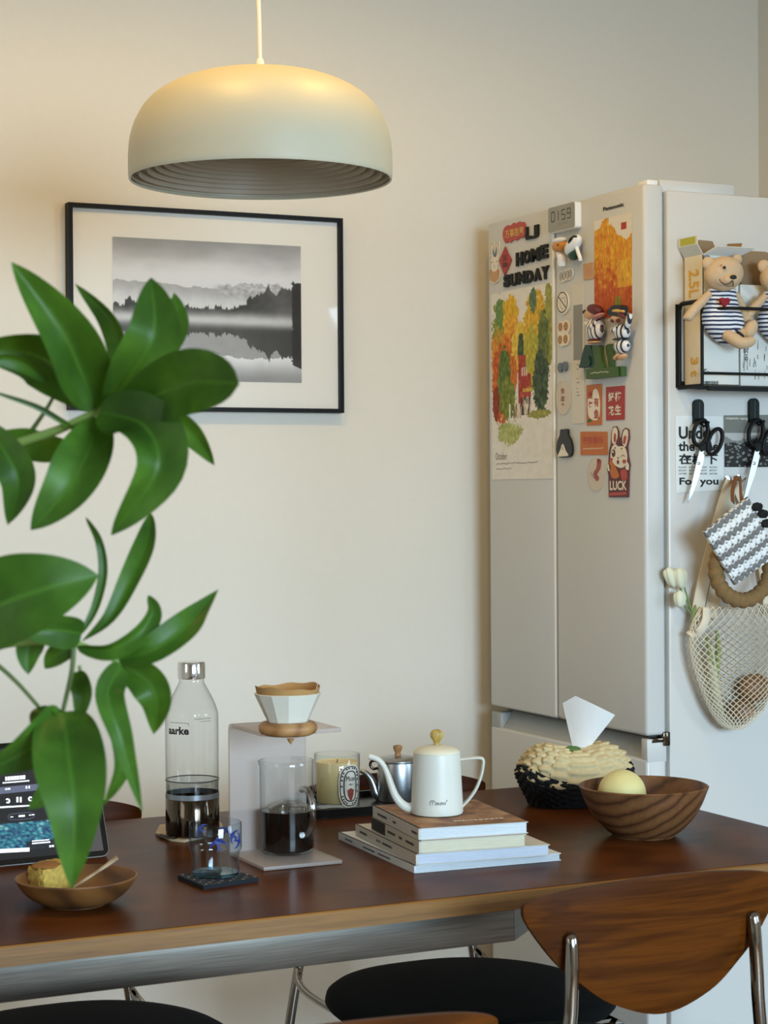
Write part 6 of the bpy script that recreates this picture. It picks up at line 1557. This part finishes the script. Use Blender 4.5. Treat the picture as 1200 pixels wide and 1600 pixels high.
L([(75, 598, -.03), (40, 570, -.05), (5, 560, -.06), (-40, 575, -.07)], 26, fold=.4, roll=.5, peak=.5)
stem([(-260, 900, .06), (-160, 790, .05), (-60, 725, .03), (15, 696, .015), (90, 672, .005), (158, 640, 0)], 11, 6)
stem([(50, 672, .02), (72, 640, .01), (88, 612, .0)], 4, 2.5, 'twig', 'petiole')
for a_, b_ in (((150, 645), (152, 690)), ((150, 645), (210, 635)), ((150, 643), (182, 612)), ((150, 643), (225, 590))): stem([(a_[0], a_[1], 0), ((a_[0]+b_[0])/2, (a_[1]+b_[1])/2, 0), (b_[0], b_[1], .015)], 3.5, 2.5, 'stem_light', 'petiole')
# lower whorl around (115, 1005)
L([(-90, 1000, -.05), (-10, 950, -.08), (70, 920, -.09), (153, 899, -.08)], 122, fold=.2, roll=.1, peak=.45, tip=.9)
L([(126, 992, 0), (150, 950, .01), (163, 895, .02), (156, 845, .02), (134, 808, .03)], 18, fold=.5, roll=.4, peak=.5, tip=.7)
L([(128, 1002, 0), (172, 965, .0), (205, 905, .01), (228, 850, .03), (236, 802, .05)], 38, fold=.4, roll=.3, peak=.62, tip=.85)
L([(128, 990, 0), (85, 985, -.02), (30, 990, -.03)], 52, fold=.3, roll=.2, peak=.4)
L([(62, 985, .02), (45, 1015, .02), (44, 1054, .02)], 42, fold=.3, peak=.4)
L([(118, 1010, 0), (90, 1022, .01), (70, 1045, .02)], 34, fold=.3, peak=.4)
L([(120, 1012, 0), (170, 1016, -.01), (215, 990, -.01), (238, 958, .0), (232, 930, .01)], 36, fold=.5, roll=-.4, peak=.5, tip=.8)
L([(185, 1030, .0), (235, 1018, -.01), (285, 985, .0), (312, 955, .02), (341, 921, .04)], 50, fold=.35, roll=.3, peak=.42, tip=1.1)
L([(188, 1038, .01), (228, 1062, .0), (245, 1095, .0), (240, 1147, .02)], 58, fold=.3, roll=-.2, peak=.45)
L([(190, 1042, -.03), (168, 1085, -.06), (190, 1160, -.07), (222, 1268, -.05)], 46, fold=.35, roll=.3, peak=.36, tip=.95)
L([(165, 1110, .0), (185, 1160, -.01), (188, 1205, -.01), (163, 1257, .0)], 30, fold=.3, roll=.4, peak=.5)
L([(98, 1112, -.04), (108, 1190, -.09), (116, 1270, -.11), (112, 1388, -.10)], 100, fold=.22, roll=.05, peak=.38, tip=.95)
L([(98, 1112, -.03), (70, 1150, -.06), (30, 1180, -.07), (-40, 1212, -.07)], 64, fold=.3, roll=.2, peak=.4)
L([(100, 1120, .03), (85, 1190, .04), (75, 1235, .04), (44, 1264, .04)], 34, fold=.3, peak=.6)
L([(60, 1105, -.02), (72, 1128, -.04), (100, 1140, -.05)], 40, fold=.3, peak=.5)
L([(118, 1050, .0), (128, 1085, -.01), (122, 1130, -.01)], 34, fold=.4, peak=.4)
stem([(-260, 1120, .06), (-160, 1075, .04), (-40, 1020, .02), (40, 1003, .01), (122, 1006, 0)], 9, 5)
stem([(122, 1006, 0), (158, 1020, 0), (190, 1038, 0)], 5, 3.5)
stem([(115, 1010, 0), (112, 1050, -.01), (98, 1112, -.035)], 4.5, 3.5, 'twig')
stem([(-40, 1010, .01), (0, 1042, .0), (30, 1070, -.01), (60, 1104, -.02)], 4, 3, 'twig')
stem([(124, 1040, 0), (128, 1075, 0), (122, 1120, -.01)], 3, 2.5, 'stem_light', 'petiole')
# trunk and pot, left of the picture
tp_ = [(pl0.x+.015*math.sin(i*.9), pl0.y+.012*math.cos(i*1.3), z) for i, z in enumerate((.34, .55, .8, 1.0, 1.2, 1.36))]
obj('trunk', MB().tube(smooth(tp_, 30), [.014-.006*i/30 for i in range(31)], 12), 'bark', plant, 60)
j1, j2 = atD(-260, 900, PT+.06), atD(-260, 1120, PT+.06)
obj('branch', MB().tube(smooth([(pl0.x, pl0.y, j1.z-.12), (pl0.x-.005, pl0.y, j1.z-.05), j1], 12), .006, 10), 'bark', plant, 60)
obj('branch', MB().tube(smooth([(pl0.x, pl0.y, j2.z-.1), (pl0.x+.004, pl0.y, j2.z-.04), j2], 12), .006, 10), 'bark', plant, 60)
obj('pot', MB().lathe([(0, 0), (.11, 0), (.118, .01), (.145, .33), (.15, .345), (.143, .35), (.135, .34), (.128, .31), (0, .31)], 48, (pl0.x, pl0.y, 0)), 'pot_clay', plant, 40)
obj('soil', MB().lathe([(.131, .318), (.06, .33), (0, .336)], 32, (pl0.x, pl0.y, 0), cap0=False), 'soil', plant, 60)
random.seed(21)
for i in range(14):       # further leaves of the crown, out of the picture to the left
    a_ = random.uniform(0, 2*PI); z_ = random.uniform(.95, 1.5); rr0, rr1 = .03, random.uniform(.12, .2)
    d_ = Vector((math.cos(a_), math.sin(a_), random.uniform(-.2, .5)))
    if d_.x > .25: d_.x = -d_.x
    b0_ = Vector((pl0.x, pl0.y, z_-.05))+d_*rr0; e0_ = b0_+d_*rr1-Vector((0, 0, .03)); mid = (b0_+e0_)/2+Vector((0, 0, .03)); sd_ = d_.cross(_z).normalized()
    mb = MB(); mb.a = []
    for k_ in range(11):
        s = k_/10; p = b0_*(1-s)**2+mid*2*s*(1-s)+e0_*s*s; ww = .026*math.sin(PI*min(1, s*1.02))**.8+.0006
        for q in (-1, -.5, 0, .5, 1): mb.v.append(p+sd_*(q*ww)+Vector((0, 0, abs(q)*ww*.3))); mb.a.append(abs(q))
    for k_ in range(10):
        for q in range(4): mb.f.append((k_*5+q, k_*5+q+1, (k_+1)*5+q+1, (k_+1)*5+q))
    obj('leaf', mb, 'leaf_green', plant, 180)
    obj('petiole', MB().tube([(pl0.x, pl0.y, z_-.08), b0_], .0025, 6), 'stem_light', plant, 60)
